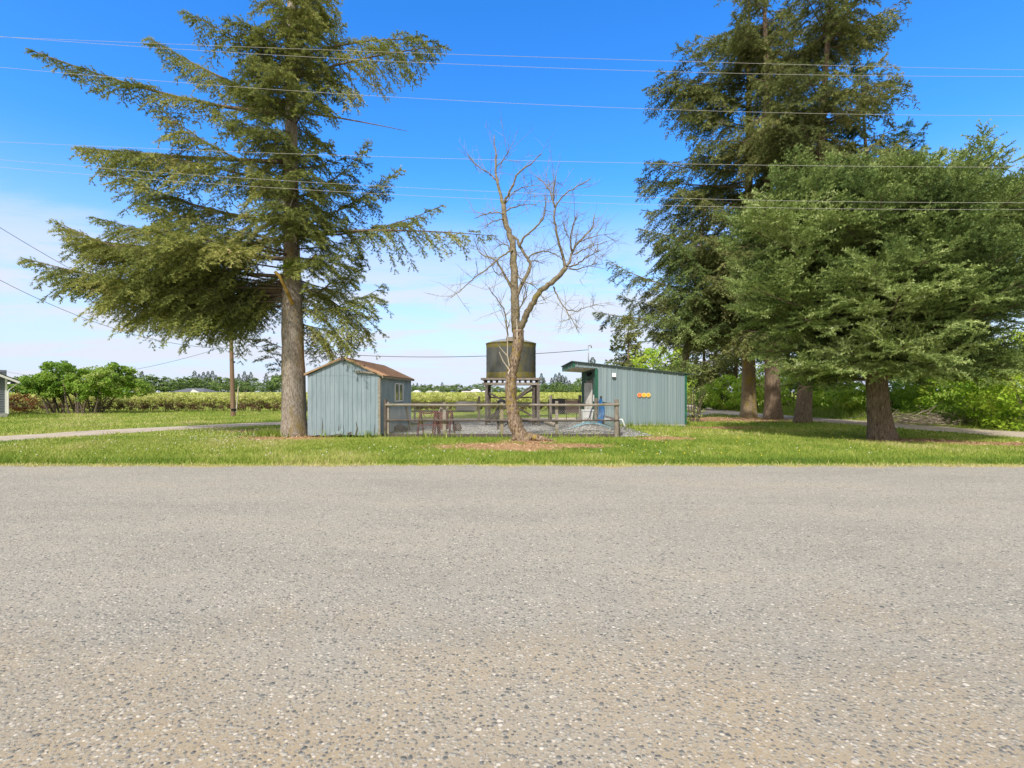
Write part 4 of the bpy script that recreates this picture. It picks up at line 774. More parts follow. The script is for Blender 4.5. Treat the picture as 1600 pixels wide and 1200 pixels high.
def auto_limbs(X, Y, zs, az, reach, rise, R, front_min=0, **o):
    L_ = []
    for z_, a in zip(zs, az):
        u = np.array([math.sin(a), math.cos(a), 0]); ln = reach(z_, u) * R.uniform(.72, 1.12)
        if u[1] < -.3 and z_ < front_min: continue
        p0 = np.array([X, Y, z_]); ri = rise(z_) + R.normal(0, .06); p1 = p0 + u * ln + np.array([0, 0, ri * ln]); c = p0 + u * ln * .55 + np.array([0, 0, (ri * .15 - .03) * ln])
        L_.append(dict(p0=p0, c=c, p1=p1, o=dict(o)))
    return L_
def limb_px(a, c, p, Y, dY, **o):
    e = {'r': o.pop('r')} if 'r' in o else {}
    return dict(**e, p0=pt(*a, Y) + np.array([0, 0, RJ.uniform(-.22, .22)]), c=pt(*c, Y + dY * .5), p1=pt(*p, Y + dY), o=o)
# the big conifer by the shed
BX, BY = gp(460, 681); bt = thing('conifer', (BX, BY, 0), 'tall ragged conifer with long hanging limbs and thick pale mossy trunk beside the blue shed', 'tree')
tp = [pt(460, 681, BY) * [1, 1, 0], pt(459, 600, BY), pt(457, 500, BY), pt(456, 400, BY), pt(455, 200, BY), pt(455, 60, BY), pt(457, -60, BY), pt(458, -260, BY)]
TPb, TRb = ring_trunk(tp, [.405, .385, .365, .27, .2, .16, .12, .04], .25, 40, .035, 3, .025)
K = []
A_ = K.append
A_(limb_px((455, 185), (300, 175), (47, 78), BY, -1.2, sec_len=.75, droop=.5, hang=.1, start=.3))
A_(limb_px((455, 165), (330, 120), (235, 60), BY, 1, sec_len=.9, droop=.6, hang=.2)); A_(limb_px((455, 120), (380, 60), (290, 20), BY, -1, sec_len=.9, droop=.6, hang=.2))
A_(limb_px((455, 255), (240, 245), (122, 230), BY, 1.2, sec_len=1.0, droop=.7, hang=.2, start=.3))
A_(limb_px((455, 345), (300, 335), (172, 265), BY, .5, sec_len=1.2, droop=.5, hang=.15))
A_(limb_px((455, 300), (300, 250), (200, 235), BY, -1.5, sec_len=1.3, droop=.6, hang=.2)); A_(limb_px((455, 290), (330, 240), (250, 170), BY, -.8, sec_len=1.2, droop=.6, hang=.2))
A_(limb_px((455, 430), (240, 425), (88, 347), BY, -1.2, sec_len=1.25, droop=.45, hang=.1, start=.2))
A_(limb_px((455, 462), (230, 460), (40, 404), BY, -.5, sec_len=1.25, droop=.55, hang=.15, start=.15, r=.08))
A_(limb_px((455, 400), (300, 395), (105, 372), BY, 1.2, sec_len=1.2, droop=.5, hang=.15)); A_(limb_px((455, 465), (320, 470), (140, 440), BY, .8, sec_len=1.1, droop=.6, hang=.3))
A_(limb_px((455, 455), (330, 445), (225, 455), BY, -1.8, sec_len=1.0, droop=.6, hang=.25)); A_(limb_px((455, 470), (370, 470), (300, 478), BY, -.6, sec_len=1.0, droop=.7, hang=.3)); A_(limb_px((455, 470), (380, 478), (345, 490), BY, 1.0, sec_len=1.0, droop=.7, hang=.35))
A_(limb_px((458, 375), (590, 352), (768, 368), BY, -1.0, sec_len=1.0, droop=.45, hang=.2, vert=1.8, start=.3, r=.06, sec_sp=.27)); A_(limb_px((458, 365), (560, 380), (690, 322), BY, .5, sec_len=.8, droop=.5, start=.4, sec_sp=.25))
A_(limb_px((455, 355), (540, 335), (624, 266), BY, 1, sec_len=1.0, droop=.5, hang=.1, start=.2)); A_(limb_px((455, 310), (530, 290), (575, 225), BY, .2, sec_len=.8, droop=.5))
A_(limb_px((458, 488), (530, 490), (598, 448), BY, -.6, sec_len=1.1, droop=.5, hang=.15)); A_(limb_px((458, 440), (520, 460), (578, 520), BY, -.3, sec_len=1.1, droop=.7, hang=.35))
A_(limb_px((458, 505), (500, 512), (560, 528), BY, .8, sec_len=1.0, droop=.6, hang=.3)); A_(limb_px((458, 495), (490, 510), (515, 552), BY, 1.4, sec_len=.9, droop=.5, hang=.25)); A_(limb_px((458, 470), (520, 450), (560, 400), BY, .6, sec_len=1.1, droop=.6, hang=.1))
for a, c, p, dy in (((455, 440), (250, 400), (110, 378), -.3), ((455, 450), (280, 440), (70, 432), 1.4), ((455, 455), (300, 430), (130, 415), -2.0), ((455, 460), (260, 450), (160, 480), -.2), ((455, 462), (330, 455), (205, 500), .7), ((455, 430), (320, 400), (190, 385), -2.4), ((455, 415), (300, 380), (150, 340), 1.8), ((455, 468), (370, 465), (260, 500), -1.4), ((455, 466), (360, 458), (300, 512), 1.6), ((455, 470), (400, 465), (360, 515), -.2), ((455, 455), (300, 415), (215, 425), -1.2), ((455, 380), (330, 350), (225, 320), -1.8), ((455, 395), (350, 370), (250, 345), -2.6)):
    A_(limb_px(a, c, p, BY, dy, sec_len=1.15, droop=.5, hang=.2, start=.2, r=.032))
A_(limb_px((455, 125), (560, 85), (692, 72), BY, -.8, sec_len=.95, droop=.45, hang=.2, vert=1.6, start=.25)); A_(limb_px((455, 100), (570, 50), (680, 66), BY, .8, sec_len=.8, droop=.45, hang=.2, vert=1.6)); A_(limb_px((455, 120), (520, 110), (560, 150), BY, -.6, sec_len=.8, droop=.6, hang=.2))
A_(limb_px((455, 172), (530, 182), (637, 205), BY, -.5, bare=True)); A_(limb_px((446, 545), (425, 535), (405, 532), BY, -.3, sec_len=.45, droop=.3, start=.1)); A_(limb_px((446, 575), (430, 560), (420, 548), BY, .6, sec_len=.5, droop=.3, start=.1))
def reach_b(z_, u):
    Ll = np.interp(z_, [3.5, 6, 8, 10, 13, 16, 21], [4.0, 5.2, 4.2, 2.7, 2.0, 2.0, .5]); Lr = np.interp(z_, [3.5, 6, 8, 10, 13, 16, 21], [2.2, 2.4, 2.3, 1.8, 1.5, 1.6, .4]); Lf = np.interp(z_, [3.5, 6, 10, 16, 21], [2.6, 3.2, 2.6, 2, .4])
    k = abs(u[0]); return (Ll if u[0] < 0 else Lr) * k + Lf * (1 - k)
zs = 4.8 + 16 * RL.uniform(0, 1, 92) ** 1.1; K += auto_limbs(BX + .05, BY, zs, RL.uniform(0, 6.28, 92), reach_b, lambda z_: .02 if z_ < 9 else .12, RL, front_min=6.0, droop=.45, hang=.1, start=.15)
for q in range(24): z_ = 6.2 + 9.5 * (q + RL.uniform(0, 1)) / 24; a = RL.uniform(-.95, .9); ln = RL.uniform(1.5, 3.0) * np.interp(z_, [6, 16], [1, .75]); p0 = np.array([BX + .06, BY, z_]); K.append(dict(p0=p0, c=p0 + np.array([math.sin(a) * ln * .5, -math.cos(a) * ln * .5, .1]), p1=p0 + np.array([math.sin(a) * ln, -math.cos(a) * ln, RL.uniform(-.5, .3)]), o=dict(droop=.4, hang=.15, start=.1, sec_len=.9)))
grow_conifer(bt, K, TPb, TRb, nd_olive, bark_grey, 1, T=SH3, sec_sp=.16, sh_sp=.10, sh_size=.225, lmat=bark_dark)
b = MB(); q = pt(455, 473, BY - .38); b.tube([pt(457, 475, BY - .35), pt(448, 455, BY - .75), pt(437, 432, BY - 1.0), pt(429, 424, BY - 1.1)], [.07, .06, .055, .05], 7, rough=.1); b.tube([pt(462, 425, BY - .3), pt(478, 412, BY - .7), pt(494, 400, BY - 1)], [.07, .06, .055], 7, rough=.1); b.build('broken_stub', mat('ochre_moss_bark', (.34, .22, .05), .95, var=.4), bt)
b = MB(); R = rs(9)
for k in range(7): b.tube([pt(428 + 6 * k * R.uniform(.3, 1), 300, BY - .9), pt(440 + R.uniform(-5, 12), 330, BY - 1.6), pt(450 + R.uniform(-12, 14), 372 + R.uniform(-18, 10), BY - 1.7)], [.016, .012, .005], 4)
for k in range(9): a = R.uniform(0, 1); b.tube([pt(440 + 6 * a, 330 + 20 * a, BY - 1.6), pt(440 + R.uniform(-16, 20), 350 + R.uniform(-5, 15), BY - 1.75)], [.009, .004], 4)
b.build('dead_twigs', mat('bleached_twig', (.50, .44, .33), .9, var=.15), bt)
P, Nn, ct = blob_leaves(pt(452, 425, BY - .55), (.42, .3, .42), 26, 26, R, .14); fast_mesh('ivy', leaf_quads(P, Nn, .07, R), 0, np.repeat(np.clip(.75 + .3 * np.zeros(len(P)), 0, 1), 1), mat('bright_ivy', attr='tint', ramp=[(0, (.2, .3, .03)), (1, (.30, .42, .04))], trans=.3), bt, fpoly=4)

# three tall conifers in a row, with two more behind them
def tall(px, py, topz, z0, n, reach, r0, fm, bm, label, seed, lean=0, front=0, cat='tree', rise=None, group=None, T=SH3, ss=.24, sp_=.15, hs_=.29, extra=(), tint=0, az=None, xs=None, lim=.25, Yb=None, hang=.2, droop=.5, name='conifer', flare=.28, tw=True):
    R = rs(seed); Y = Yb or gp(px, py)[1]; X = (px - 800) / F * Y; t_ = thing(name, (X, Y, 0), label, cat, group)
    zz_ = np.array([0, z0, topz * .5, topz * .8, topz]); xs_ = X + lean * (zz_ / topz); P_, r_ = ring_trunk(np.stack([xs_, zz_ * 0 + Y, zz_], 1), [r0, r0 * .86, r0 * .55, r0 * .25, .02], flare, 34, .03, seed, .022)
    zs = z0 + (topz - z0) * R.uniform(0, 1, n) ** 1.1; az_ = R.uniform(0, 6.28, n) if az is None else az(R, n); K = []
    if len(zs) > 65: zs = np.repeat(zs[::2], 2)[:len(zs)] + R.normal(0, .18, len(zs)); az_ = np.repeat(az_[::2], 2)[:len(zs)] + R.normal(0, .2, len(zs))
    for z_, a in zip(zs, az_): K += auto_limbs(X + lean * z_ / topz, Y, [z_], [a], reach, rise or (lambda z_: .1 if z_ > z0 + 4 else -.02), R, front_min=front, droop=droop, hang=hang, start=.12)
    K += list(extra)
    c = grow_conifer(t_, K, P_, r_, fm, bm, seed, T=T, sec_sp=ss, sh_sp=sp_, sh_size=hs_, tint_shift=tint, twigs=tw); return t_
def rA(z_, u):
    l = np.interp(z_, [4, 6.5, 9, 12, 16, 20, 24, 30], [3.6, 6.0, 6.4, 5.8, 5.6, 5.2, 4, .4]); o = np.interp(z_, [4, 8, 14, 20, 30], [3.5, 4.6, 4.4, 3.6, .4]); k = max(0, -u[0]) ** 1.2; return l * k + o * (1 - k)
YA = gp(1170, 652)[1]; ex = [limb_px((1170, 500), (1020, 505), (932, 488), YA, -1, sec_len=1.15, droop=.5, hang=.25, start=.2), limb_px((1170, 455), (1030, 460), (952, 408), YA, -1.5, sec_len=1.2, droop=.5, hang=.25), limb_px((1170, 480), (1040, 490), (968, 462), YA, .5, sec_len=1.1, droop=.5, hang=.25),
    limb_px((1170, 380), (1060, 375), (1002, 358), YA, 0, sec_len=1.4, droop=.5, hang=.2), limb_px((1175, 290), (1060, 290), (998, 279), YA, 0, sec_len=1.6, droop=.4, hang=.15), limb_px((1175, 270), (1070, 265), (1013, 253), YA, -1, sec_len=1.5, droop=.4, hang=.15), limb_px((1178, 150), (1080, 155), (1010, 140), YA, 0, sec_len=1.6, droop=.4, hang=.15), limb_px((1178, 130), (1090, 140), (1030, 112), YA, -1, sec_len=1.5, droop=.4, hang=.15), limb_px((1170, 520), (1060, 520), (1020, 520), YA, -2, sec_len=1.2, droop=.5, hang=.2)]
tall(1170, 652, 30, 4.6, 150, rA, .42, nd_tall, bark_brown, 'tall conifer on the slimmest mossy trunk of three, next to the pump house', 11, extra=ex, front=7, group=None)
def rB(z_, u): return np.interp(z_, [4, 8, 14, 20, 29], [3.8, 4.8, 4.3, 3.6, .4])
tall(1208, 655, 29, 5.2, 140, rB, .42, nd_tall, bark_red, 'tall conifer with the thickest trunk, in the middle of the row of three', 12, lean=-.6, front=7, tint=.06)
def rC(z_, u): return np.interp(z_, [3, 8, 14, 20, 26], [3.2, 4.0, 3.9, 3.4, .4])
tall(1254, 661, 26, 4.2, 140, rC, .345, nd_tall, bark_dark, 'tall conifer with furrowed trunk, the one of the three next to the spreading fir', 13, lean=1.7, front=4, tint=.03)
tall(1380, 650, 20.2, 3.5, 110, lambda z_, u: np.interp(z_, [3, 9, 14, 20.2], [4.2, 3.6, 2.9, .3]), .3, nd_teal, bark_dark, 'blue-green conifer with pointed top standing behind the spreading fir', 14, Yb=29.0, lean=-1.3, rise=lambda z_: .3)
# lighter fir reaching out in front of the tall ones
tall(1060, 655, 12.6, 2.6, 80, lambda z_, u: np.interp(z_, [2, 5, 8, 11, 13.6], [1.6, 2.6, 2.8, 2.0, .3]), .22, nd_fir, bark_dark, 'lighter green fir just behind the pump house, in front of the tall conifers', 15, Yb=30.5, lean=1.6, rise=lambda z_: .15, ss=.24, sp_=.13, hs_=.22, T=SHF, tint=-.06)

# the spreading fir nearest the road
EX, EY = gp(1378, 687); ef = thing('fir', (EX, EY, 0), 'broad spreading fir with short dark trunk, nearest to the road', 'tree')
tp = [(EX, EY, 0), (EX - .12, EY, 1.0), (EX - .2, EY, 2.2), (EX - .1, EY, 4.2), (EX + .2, EY, 6.5), (EX + .2, EY, 8.6)]
TPb, TRb = ring_trunk(tp, [.34, .31, .29, .2, .12, .03], .35, 26, .04, 5, .05)
def rE(z_, u):
    r_ = np.interp(z_, [1.9, 3, 5, 6.5, 7.6, 8.8], [4.1, 4.6, 4.8, 4.3, 3.1, 1.4]) * (1 - .28 * max(0, -u[0]) * (z_ < 3.3)) * (1 - .26 * max(0, u[0]) * (z_ < 3.9)); return r_ * (1 + .16 * max(0, u[0])) * (.8 if u[1] > .3 else 1) * (.86 if u[1] < -.5 else 1)
K = [dict(p0=(EX - .1, EY, 2.5), c=(EX + a * .5, EY - 1.2, 2.75), p1=(EX + a, EY - 2.6 + abs(a) * .3, 2.25), o=dict(droop=.15, up=.1, start=.15, sec_len=1.0)) for a in (-2.6, -1.7, -.9, -.3, .4, 1.2, 2.0, 2.8)]; R = rs(51); n = 168; zs = 2.1 + 6.6 * (np.arange(n) + .5) / n; az = (np.arange(n) // 3 * 2.39996) % 6.2832 + R.normal(0, .15, n); zs = 2.1 + 6.6 * (np.arange(n) // 3 + .5) / (n // 3) + R.normal(0, .13, n); zs = np.maximum(zs, 2.05)
for z_, a in zip(zs, az): K += auto_limbs(EX - .1, EY, [z_], [a], rE, lambda z_: (-.03 if z_ < 3.2 else .16 if z_ < 5.5 else .24 if z_ < 7.0 else .26), R, front_min=2.2, vert=1.9, droop=-.05, hang=.0, up=.22, fan=.8, start=.22)
for a, zt_ in ((1242, 238), (1300, 243), (1352, 246), (1405, 240), (1440, 262), (1488, 243), (1530, 262), (1572, 285), (1598, 290), (1210, 262), (1270, 262), (1330, 262), (1460, 256)):
    dy = R.uniform(-1.6, 1.2); p1 = pt(a, zt_, EY + dy); p0 = np.array([EX + (p1[0] - EX) * .3, EY, p1[2] - 2.8]); K.append(dict(p0=p0, c=(p0 + p1) / 2 + np.array([(p1[0] - EX) * .25, 0, -.5]), p1=p1, o=dict(droop=.1, up=.2, sec_len=.85, start=.25, fan=.6)))
grow_conifer(ef, K, TPb, TRb, nd_fir, bark_dark, 5, T=SHF, sec_sp=.17, sh_sp=.10, sh_size=.215, tint_shift=.0)
b = MB(); b.tube([(EX - .05, EY - .1, 2.0), pt(1400, 574, EY - .3), pt(1418, 556, EY - .4), pt(1426, 530, EY - .3), pt(1430, 480, EY)], [.13, .10, .09, .08, .06], 9, rough=.08); b.build('side_limb', mat('reddish_limb', (.20, .13, .085), .95, var=.4, bump=.6), ef, smooth=True)

# background conifers
def back(px, Yb, topy, z0, rad, fm, label, seed, n=46, r0=.25, **k):
    topz = hz(topy, Yb); return tall(px, 650, topz, z0, n, lambda z_, u: max(.2, rad * min(1, (topz - z_) / (topz - z0) * 1.35 + .06)), r0, fm, bark_dark, label, seed, Yb=Yb, rise=lambda z_: .0, ss=k.pop('ss', .45), sp_=.24, hs_=k.pop('hs_', .4), T=SH2, tw=False, **k)
back(982, 60, 493, 1.0, 3.3, nd_tall, 'small pointed conifer rising just behind the pump house roof', 61, 130, tint=.12, ss=.34)
back(1100, 61, 470, 3.5, 4.4, nd_tall, 'dark conifer standing far along the lane behind the pump house', 62, 60)
back(1066, 66, 528, 1.5, 3.0, nd_tall, 'dark conifer behind the bright green shrub and the pump house roof', 63, 40)
back(1150, 56, 430, 2.5, 4.2, nd_tall, 'dark conifer seen between the pump house and the first tall trunk', 64, 50)
back(1232, 52, 455, 2.0, 4.0, nd_teal, 'dark conifer seen between the two thickest trunks', 65, 50)
back(1300, 50, 440, 2.5, 4.0, nd_tall, 'dark conifer in the gap between the furrowed trunk and the spreading fir', 66, 44)
back(1450, 46, 455, 3.0, 4.0, nd_teal, 'dark conifer beyond the hedge behind the spreading fir', 67, 44)
back(1530, 50, 500, 2.5, 3.4, nd_teal, 'low dark conifer beyond the hedge near the edge of the picture', 68, 36)

# ------------------------------------------------------------------ the bare tree
Yb = gp(818, 688)[1]
bark_bare = mat('scaly_brown_bark', (.40, .31, .22), .95, spec=.05, scale=13, detail=2, stretch=(1.5, 1.5, .8), col2=(.08, .05, .035), bump=1., bscale=26, patch=(.30, .22, .04), patch_scale=2.6, patch_thr=(.56, .66))
branch_m = mat('grey_brown_branch', (.31, .265, .18), .9, scale=12, detail=3, col2=(.11, .08, .05), patch=(.26, .22, .06), patch_scale=2.5, patch_thr=(.52, .66), bump=.5)
twig_m = mat('pale_bare_twig', (.28, .25, .175), .9, var=.3)
bt2 = thing('bare_tree', (gp(818, 688)[0], Yb, 0), 'leafless tree with leaning scaly trunk in front of the fence and water tank', 'tree')
def P3(l, y0_, y1_): return np.array([pt(a, c, Yb + y0_ + (y1_ - y0_) * i / max(1, len(l) - 1)) for i, (a, c) in enumerate(l)])
tr = [(820, 692), (814, 684), (806, 667), (801, 644), (798, 623), (798, 602), (799, 583), (803, 565), (808, 545), (810, 530), (809, 515)]
b = MB(); P_ = P3(tr, 0, 0); w_ = np.array([17, 12.5, 10.2, 9.6, 9, 8.6, 8.2, 8, 8, 8.6, 8.2]) / F * Yb
t_ = np.linspace(0, 1, 50); dd = np.linspace(0, 1, len(tr)); PP = np.stack([np.interp(t_, dd, P_[:, i]) for i in range(3)], 1); rr = np.interp(t_, dd, w_) * (1 + .06 * rs(4).normal(size=50)); b.tube(PP, rr, 18, rough=.09, seed=4); 
for a, c in (((822, 684), (848, 693)), ((812, 684), (797, 692)), ((826, 686), (864, 690))): b.tube([pt(*a, Yb) * [1, 1, 0] + (0, 0, .16), pt(*c, Yb) * [1, 1, 0] + (0, -.25, .0)], [.11, .04], 7, rough=.1)
b.build('trunk', bark_bare, bt2, smooth=True)
LB = [([(807, 518), (806, 490), (805, 462), (804, 440), (803, 415), (803, 395), (800, 375), (792, 358), (788, 340), (787, 318)], 7.2, 3.6, 0, .2), ([(812, 516), (817, 503), (823, 490), (831, 476), (837, 464), (844, 453), (858, 444), (875, 430), (885, 417)], 5.0, 3.4, 0, -.8),
 ([(787, 320), (779, 298), (775, 274), (775, 253), (775, 236), (772, 211)], 2.8, .7, .2, .6), ([(788, 318), (790, 312), (798, 298), (807, 272), (826, 257), (847, 240)], 2.6, .6, .2, -.5), ([(775, 281), (766, 272), (745, 259), (730, 242)], 1.3, .5, .4, .8),
 ([(806, 465), (811, 452), (826, 425), (829, 412), (824, 404), (811, 385), (807, 372), (800, 368)], 3.0, 1.8, 0, .1), ([(811, 387), (818, 370), (833, 360), (848, 345), (853, 325), (851, 310)], 2.0, .6, 0, -.6), ([(826, 404), (835, 394), (852, 392), (870, 398), (881, 408)], 1.2, .6, .1, -.3),
 ([(884, 418), (881, 404), (876, 390), (872, 376), (868, 355), (866, 345), (866, 325), (879, 306), (900, 293), (923, 279)], 2.4, .6, -.8, -1.4), ([(868, 322), (860, 300), (850, 285), (838, 276)], 1.2, .5, -.9, -.2), ([(867, 325), (864, 305), (866, 290), (868, 278)], 1.1, .4, -1, -1.4),
 ([(886, 416), (890, 410), (893, 395), (902, 380), (914, 369), (926, 357), (929, 336)], 2.1, .8, -.8, -.2), ([(894, 393), (890, 370), (896, 350), (900, 338)], 1.4, .5, -.8, -1.2), ([(888, 372), (884, 360), (878, 345)], .9, .4, -.9, -1.2),
 ([(889, 417), (900, 414), (915, 404), (926, 398), (938, 391)], 1.4, .5, -.8, -1.6), ([(889, 420), (900, 421), (915, 417), (930, 413), (943, 412)], 1.2, .4, -.8, 0), ([(896, 398), (910, 390), (922, 386), (948, 377)], 1.1, .4, -.8, .2), ([(905, 378), (925, 370), (950, 365)], 1.0, .3, -.6, -1),
 ([(803, 458), (795, 440), (787, 427), (777, 408), (764, 402), (752, 398), (745, 387)], 2.2, .7, 0, .7), ([(801, 391), (790, 396), (777, 406), (764, 418), (751, 427), (738, 436), (730, 444), (720, 455), (704, 465)], 1.6, .5, 0, -1.3), ([(787, 425), (780, 430), (772, 424), (768, 412)], .9, .4, 0, -.5),
 ([(794, 535), (792, 515), (791, 504), (789, 490), (785, 478), (777, 467), (770, 460), (764, 448)], 1.3, .5, -.1, -.8), ([(865, 448), (870, 462), (884, 483), (895, 500), (905, 520)], 1.3, .4, -.4, -1), ([(884, 483), (902, 487), (912, 480), (933, 475)], 1.0, .3, -.5, -1.2),
 ([(787, 334), (775, 331), (760, 333), (741, 341)], 1.3, .5, .1, .9), ([(787, 343), (775, 344), (764, 350), (757, 357)], 1.1, .4, .1, -.6), ([(790, 330), (805, 323), (818, 320), (840, 320)], 1.2, .4, .2, -.5), ([(790, 318), (800, 302), (815, 293), (835, 290)], 1.1, .4, .2, .7),
 ([(828, 410), (836, 406), (848, 412)], 1, .4, 0, .6), ([(803, 405), (795, 385), (785, 380), (772, 390)], 1.1, .4, 0, .4), ([(804, 430), (820, 440), (838, 448), (852, 470)], 1.2, .4, 0, -.7), ([(806, 490), (815, 478), (822, 462), (826, 445)], 1.2, .4, 0, -.5), ([(775, 262), (784, 252), (792, 242), (796, 233)], .9, .3, .4, 0), ([(803, 380), (806, 395), (812, 402)], .8, .4, 0, 0)]
b = MB(); tw = MB(); R = rs(77); SC = Yb / F
for l, ra, rb, ya, yb_ in LB:
    P_ = P3(l, ya, yb_); m_ = len(P_) * 3; tt = np.linspace(0, 1, m_); dd = np.linspace(0, 1, len(P_)); PP = np.stack([np.interp(tt, dd, P_[:, i]) for i in range(3)], 1); PP[1:-1] = (PP[:-2] + PP[1:-1] * 2 + PP[2:]) / 4
    PP[1:-1] += R.normal(0, .012, PP[1:-1].shape); rr = np.linspace(ra, rb, m_) * SC; b.tube(PP, rr, 8 if ra > 2.5 else 6, rough=.08, seed=int(R.integers(999)))
    seg = np.linalg.norm(np.diff(PP, axis=0), axis=1).sum(); thin = ra < 2.6; k = int(seg * (6.5 if thin else 2.2)) + (4 if thin else 1)
    for _ in range(k):
        s_ = R.uniform(.15, 1); i = min(m_ - 2, int(s_ * (m_ - 1))); p = PP[i]; D = unit(PP[i + 1] - PP[i]); d_ = unit(D * .8 + R.normal(0, .75, 3) + np.array([0, 0, .25])); ln = R.uniform(.3, 1.05) * (1.2 - .4 * s_); bend = R.normal(0, .12, 3) * ln + np.array([0, 0, .08])
        q = [p, p + d_ * ln * .5 + bend * .5, p + d_ * ln + bend * 1.4]; tw.tube(q, [.008, .0055, .003], 4, cap=False)
        for _2 in range(int(R.integers(2, 6))):
            u = R.uniform(.25, 1); p2 = q[0] + (q[2] - q[0]) * u + (q[1] - (q[0] + q[2]) / 2) * 4 * u * (1 - u) * .5; d2 = unit(d_ + R.normal(0, .6, 3) + np.array([0, 0, .2])); l2 = R.uniform(.12, .45); tw.tube([p2, p2 + d2 * l2 * .6, p2 + d2 * l2 + R.normal(0, .03, 3)], [.0045, .0035, .002], 3, cap=False)
b.build('branches', branch_m, bt2, smooth=True); tw.build('twigs', twig_m, bt2)
b = MB()
for l in ([(795, 577), (786, 564), (780, 550)], [(796, 572), (793, 556), (793, 540), (793, 524)], [(793, 556), (786, 549), (780, 541)], [(796, 578), (794, 585)]): P_ = P3(l, -.2, -.35); b.tube(P_, np.linspace(.022, .01, len(P_)), 6)
b.tube(P3([(808, 528), (808, 512), (807, 498)], -.16, -.2), [.025, .02, .012], 6); b.build('dead_twigs', mat('bleached_dead_wood', (.55, .49, .40), .9, var=.15), bt2)

# ------------------------------------------------------------------ leafy shrubs, hedge
leaf_lime = mat('lime_leaves', attr='tint', ramp=[(0, (.07, .17, .015)), (.4, (.20, .36, .025)), (.7, (.38, .55, .045)), (1, (.58, .66, .12))], rough=.6, trans=.35)
leaf_mid = mat('fresh_green_leaves', attr='tint', ramp=[(0, (.06, .14, .018)), (.4, (.16, .30, .03)), (.7, (.29, .44, .05)), (1, (.44, .46, .17))], rough=.6, trans=.3)
leaf_berry = mat('blueberry_leaves', attr='tint', ramp=[(0, (.15, .08, .05)), (.25, (.21, .15, .07)), (.45, (.27, .29, .06)), (.7, (.45, .50, .10)), (1, (.66, .63, .26))], rough=.6, trans=.25)
stem_m = mat('dark_shrub_stem', (.15, .115, .09), .9, var=.35)
YS = 37.6; t_ = thing('shrub', ((130 - 800) / F * YS, YS, 0), 'wide round-topped green shrub on many bare leaning stems at the lawn edge', 'shrub'); R = rs(81)
for (a, c) in ((83, 66), (86, 78), (92, 84), (96, 108), (100, 96), (108, 100), (118, 104), (120, 112), (123, 122), (130, 118), (131, 142), (141, 138), (143, 150), (148, 155), (152, 158), (155, 178), (158, 190), (76, 60)):
    b = MB(); y = YS + R.uniform(-.8, .8); p0 = pt(a, 646, y) * [1, 1, 0]; p1 = pt(c, 612 - R.uniform(0, 12), y); p2 = p1 + (p1 - p0) * .22; b.tube([p0, p0 + (p1 - p0) * .5 + R.normal(0, .08, 3), p1, p2], [.07, .055, .045, .02], 6, rough=.1); b.build('stem', stem_m, t_)
Vs, Ts = [], []
for cx, cy, rx, ry, n in ((62, 606, 27, 17, 46), (88, 592, 30, 22, 60), (112, 598, 30, 24, 55), (150, 600, 32, 26, 60), (178, 590, 30, 21, 60), (205, 606, 24, 18, 42), (130, 615, 60, 10, 50), (94, 573, 22, 7, 16)):
    y = YS + R.uniform(-.6, .6); P, Nn, ct = blob_leaves(pt(cx, cy, y), (rx * YS / F, 1.7, ry * YS / F), n, 95, R, .36, low=-.8, fill=.5); Vs.append(leaf_quads(P, Nn, .15, R)); Ts.append(np.clip(.55 + ct + R.normal(0, .1, len(P)) + (.25 * (cx > 165)) * (R.uniform(0, 1, len(P)) > .6), 0, 1))
fast_mesh('foliage', np.concatenate(Vs), 0, np.concatenate(Ts), leaf_mid, t_, fpoly=4)
P, Nn, ct = blob_leaves(pt(30, 630, 39.5), (1.4, .8, .9), 60, 40, R, .25, low=-.9); t_ = fast_mesh('shrub', leaf_quads(P, Nn, .1, R), 0, np.clip(.4 + ct, 0, 1), mat('rusty_leaves', attr='tint', ramp=[(0, (.12, .04, .02)), (.6, (.30, .13, .05)), (1, (.3, .26, .07))], trans=.2), None, loc=((30 - 800) / F * 39.5, 39.5, 0), fpoly=4); tag(t_, 'low rusty red shrub by the corner of the grey house', 'shrub')

# blueberry bushes: front row one by one, the field behind as one mass
def berry(seed, leaf=.085, n=52, per=26):
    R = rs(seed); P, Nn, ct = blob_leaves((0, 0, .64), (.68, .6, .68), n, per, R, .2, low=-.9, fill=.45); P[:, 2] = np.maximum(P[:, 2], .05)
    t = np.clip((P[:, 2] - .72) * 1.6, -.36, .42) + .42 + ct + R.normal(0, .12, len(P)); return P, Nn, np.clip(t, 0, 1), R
protos = []
for s in range(5):
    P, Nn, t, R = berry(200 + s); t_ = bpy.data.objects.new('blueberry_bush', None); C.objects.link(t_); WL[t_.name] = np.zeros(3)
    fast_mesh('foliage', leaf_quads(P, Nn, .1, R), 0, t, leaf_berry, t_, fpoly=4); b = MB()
    for k in range(7): a = R.uniform(0, 6.28); b.tube([(.12 * math.cos(a), .12 * math.sin(a), 0), (.4 * math.cos(a), .4 * math.sin(a), .8)], [.016, .008], 4)
    b.build('stems', stem_m, t_); protos.append(t_)
R = rs(91); YR = 41.5; used = set(); xs_ = np.arange(-41, 8, .98)
for i, x in enumerate(xs_):
    k = int(R.integers(5)); p = protos[k]
    if k not in used: o = p; used.add(k)
    else:
        o = p.copy(); C.objects.link(o)
        for ch in list(p.children): c = ch.copy(); C.objects.link(c); c.parent = o
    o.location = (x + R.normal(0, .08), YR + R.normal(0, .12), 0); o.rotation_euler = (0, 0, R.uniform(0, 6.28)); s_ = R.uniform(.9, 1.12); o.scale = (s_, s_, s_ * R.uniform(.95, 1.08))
    tag(o, 'yellow-green blueberry bush in the front row of the berry field', 'berry bush', 'blueberry bushes of the front row')
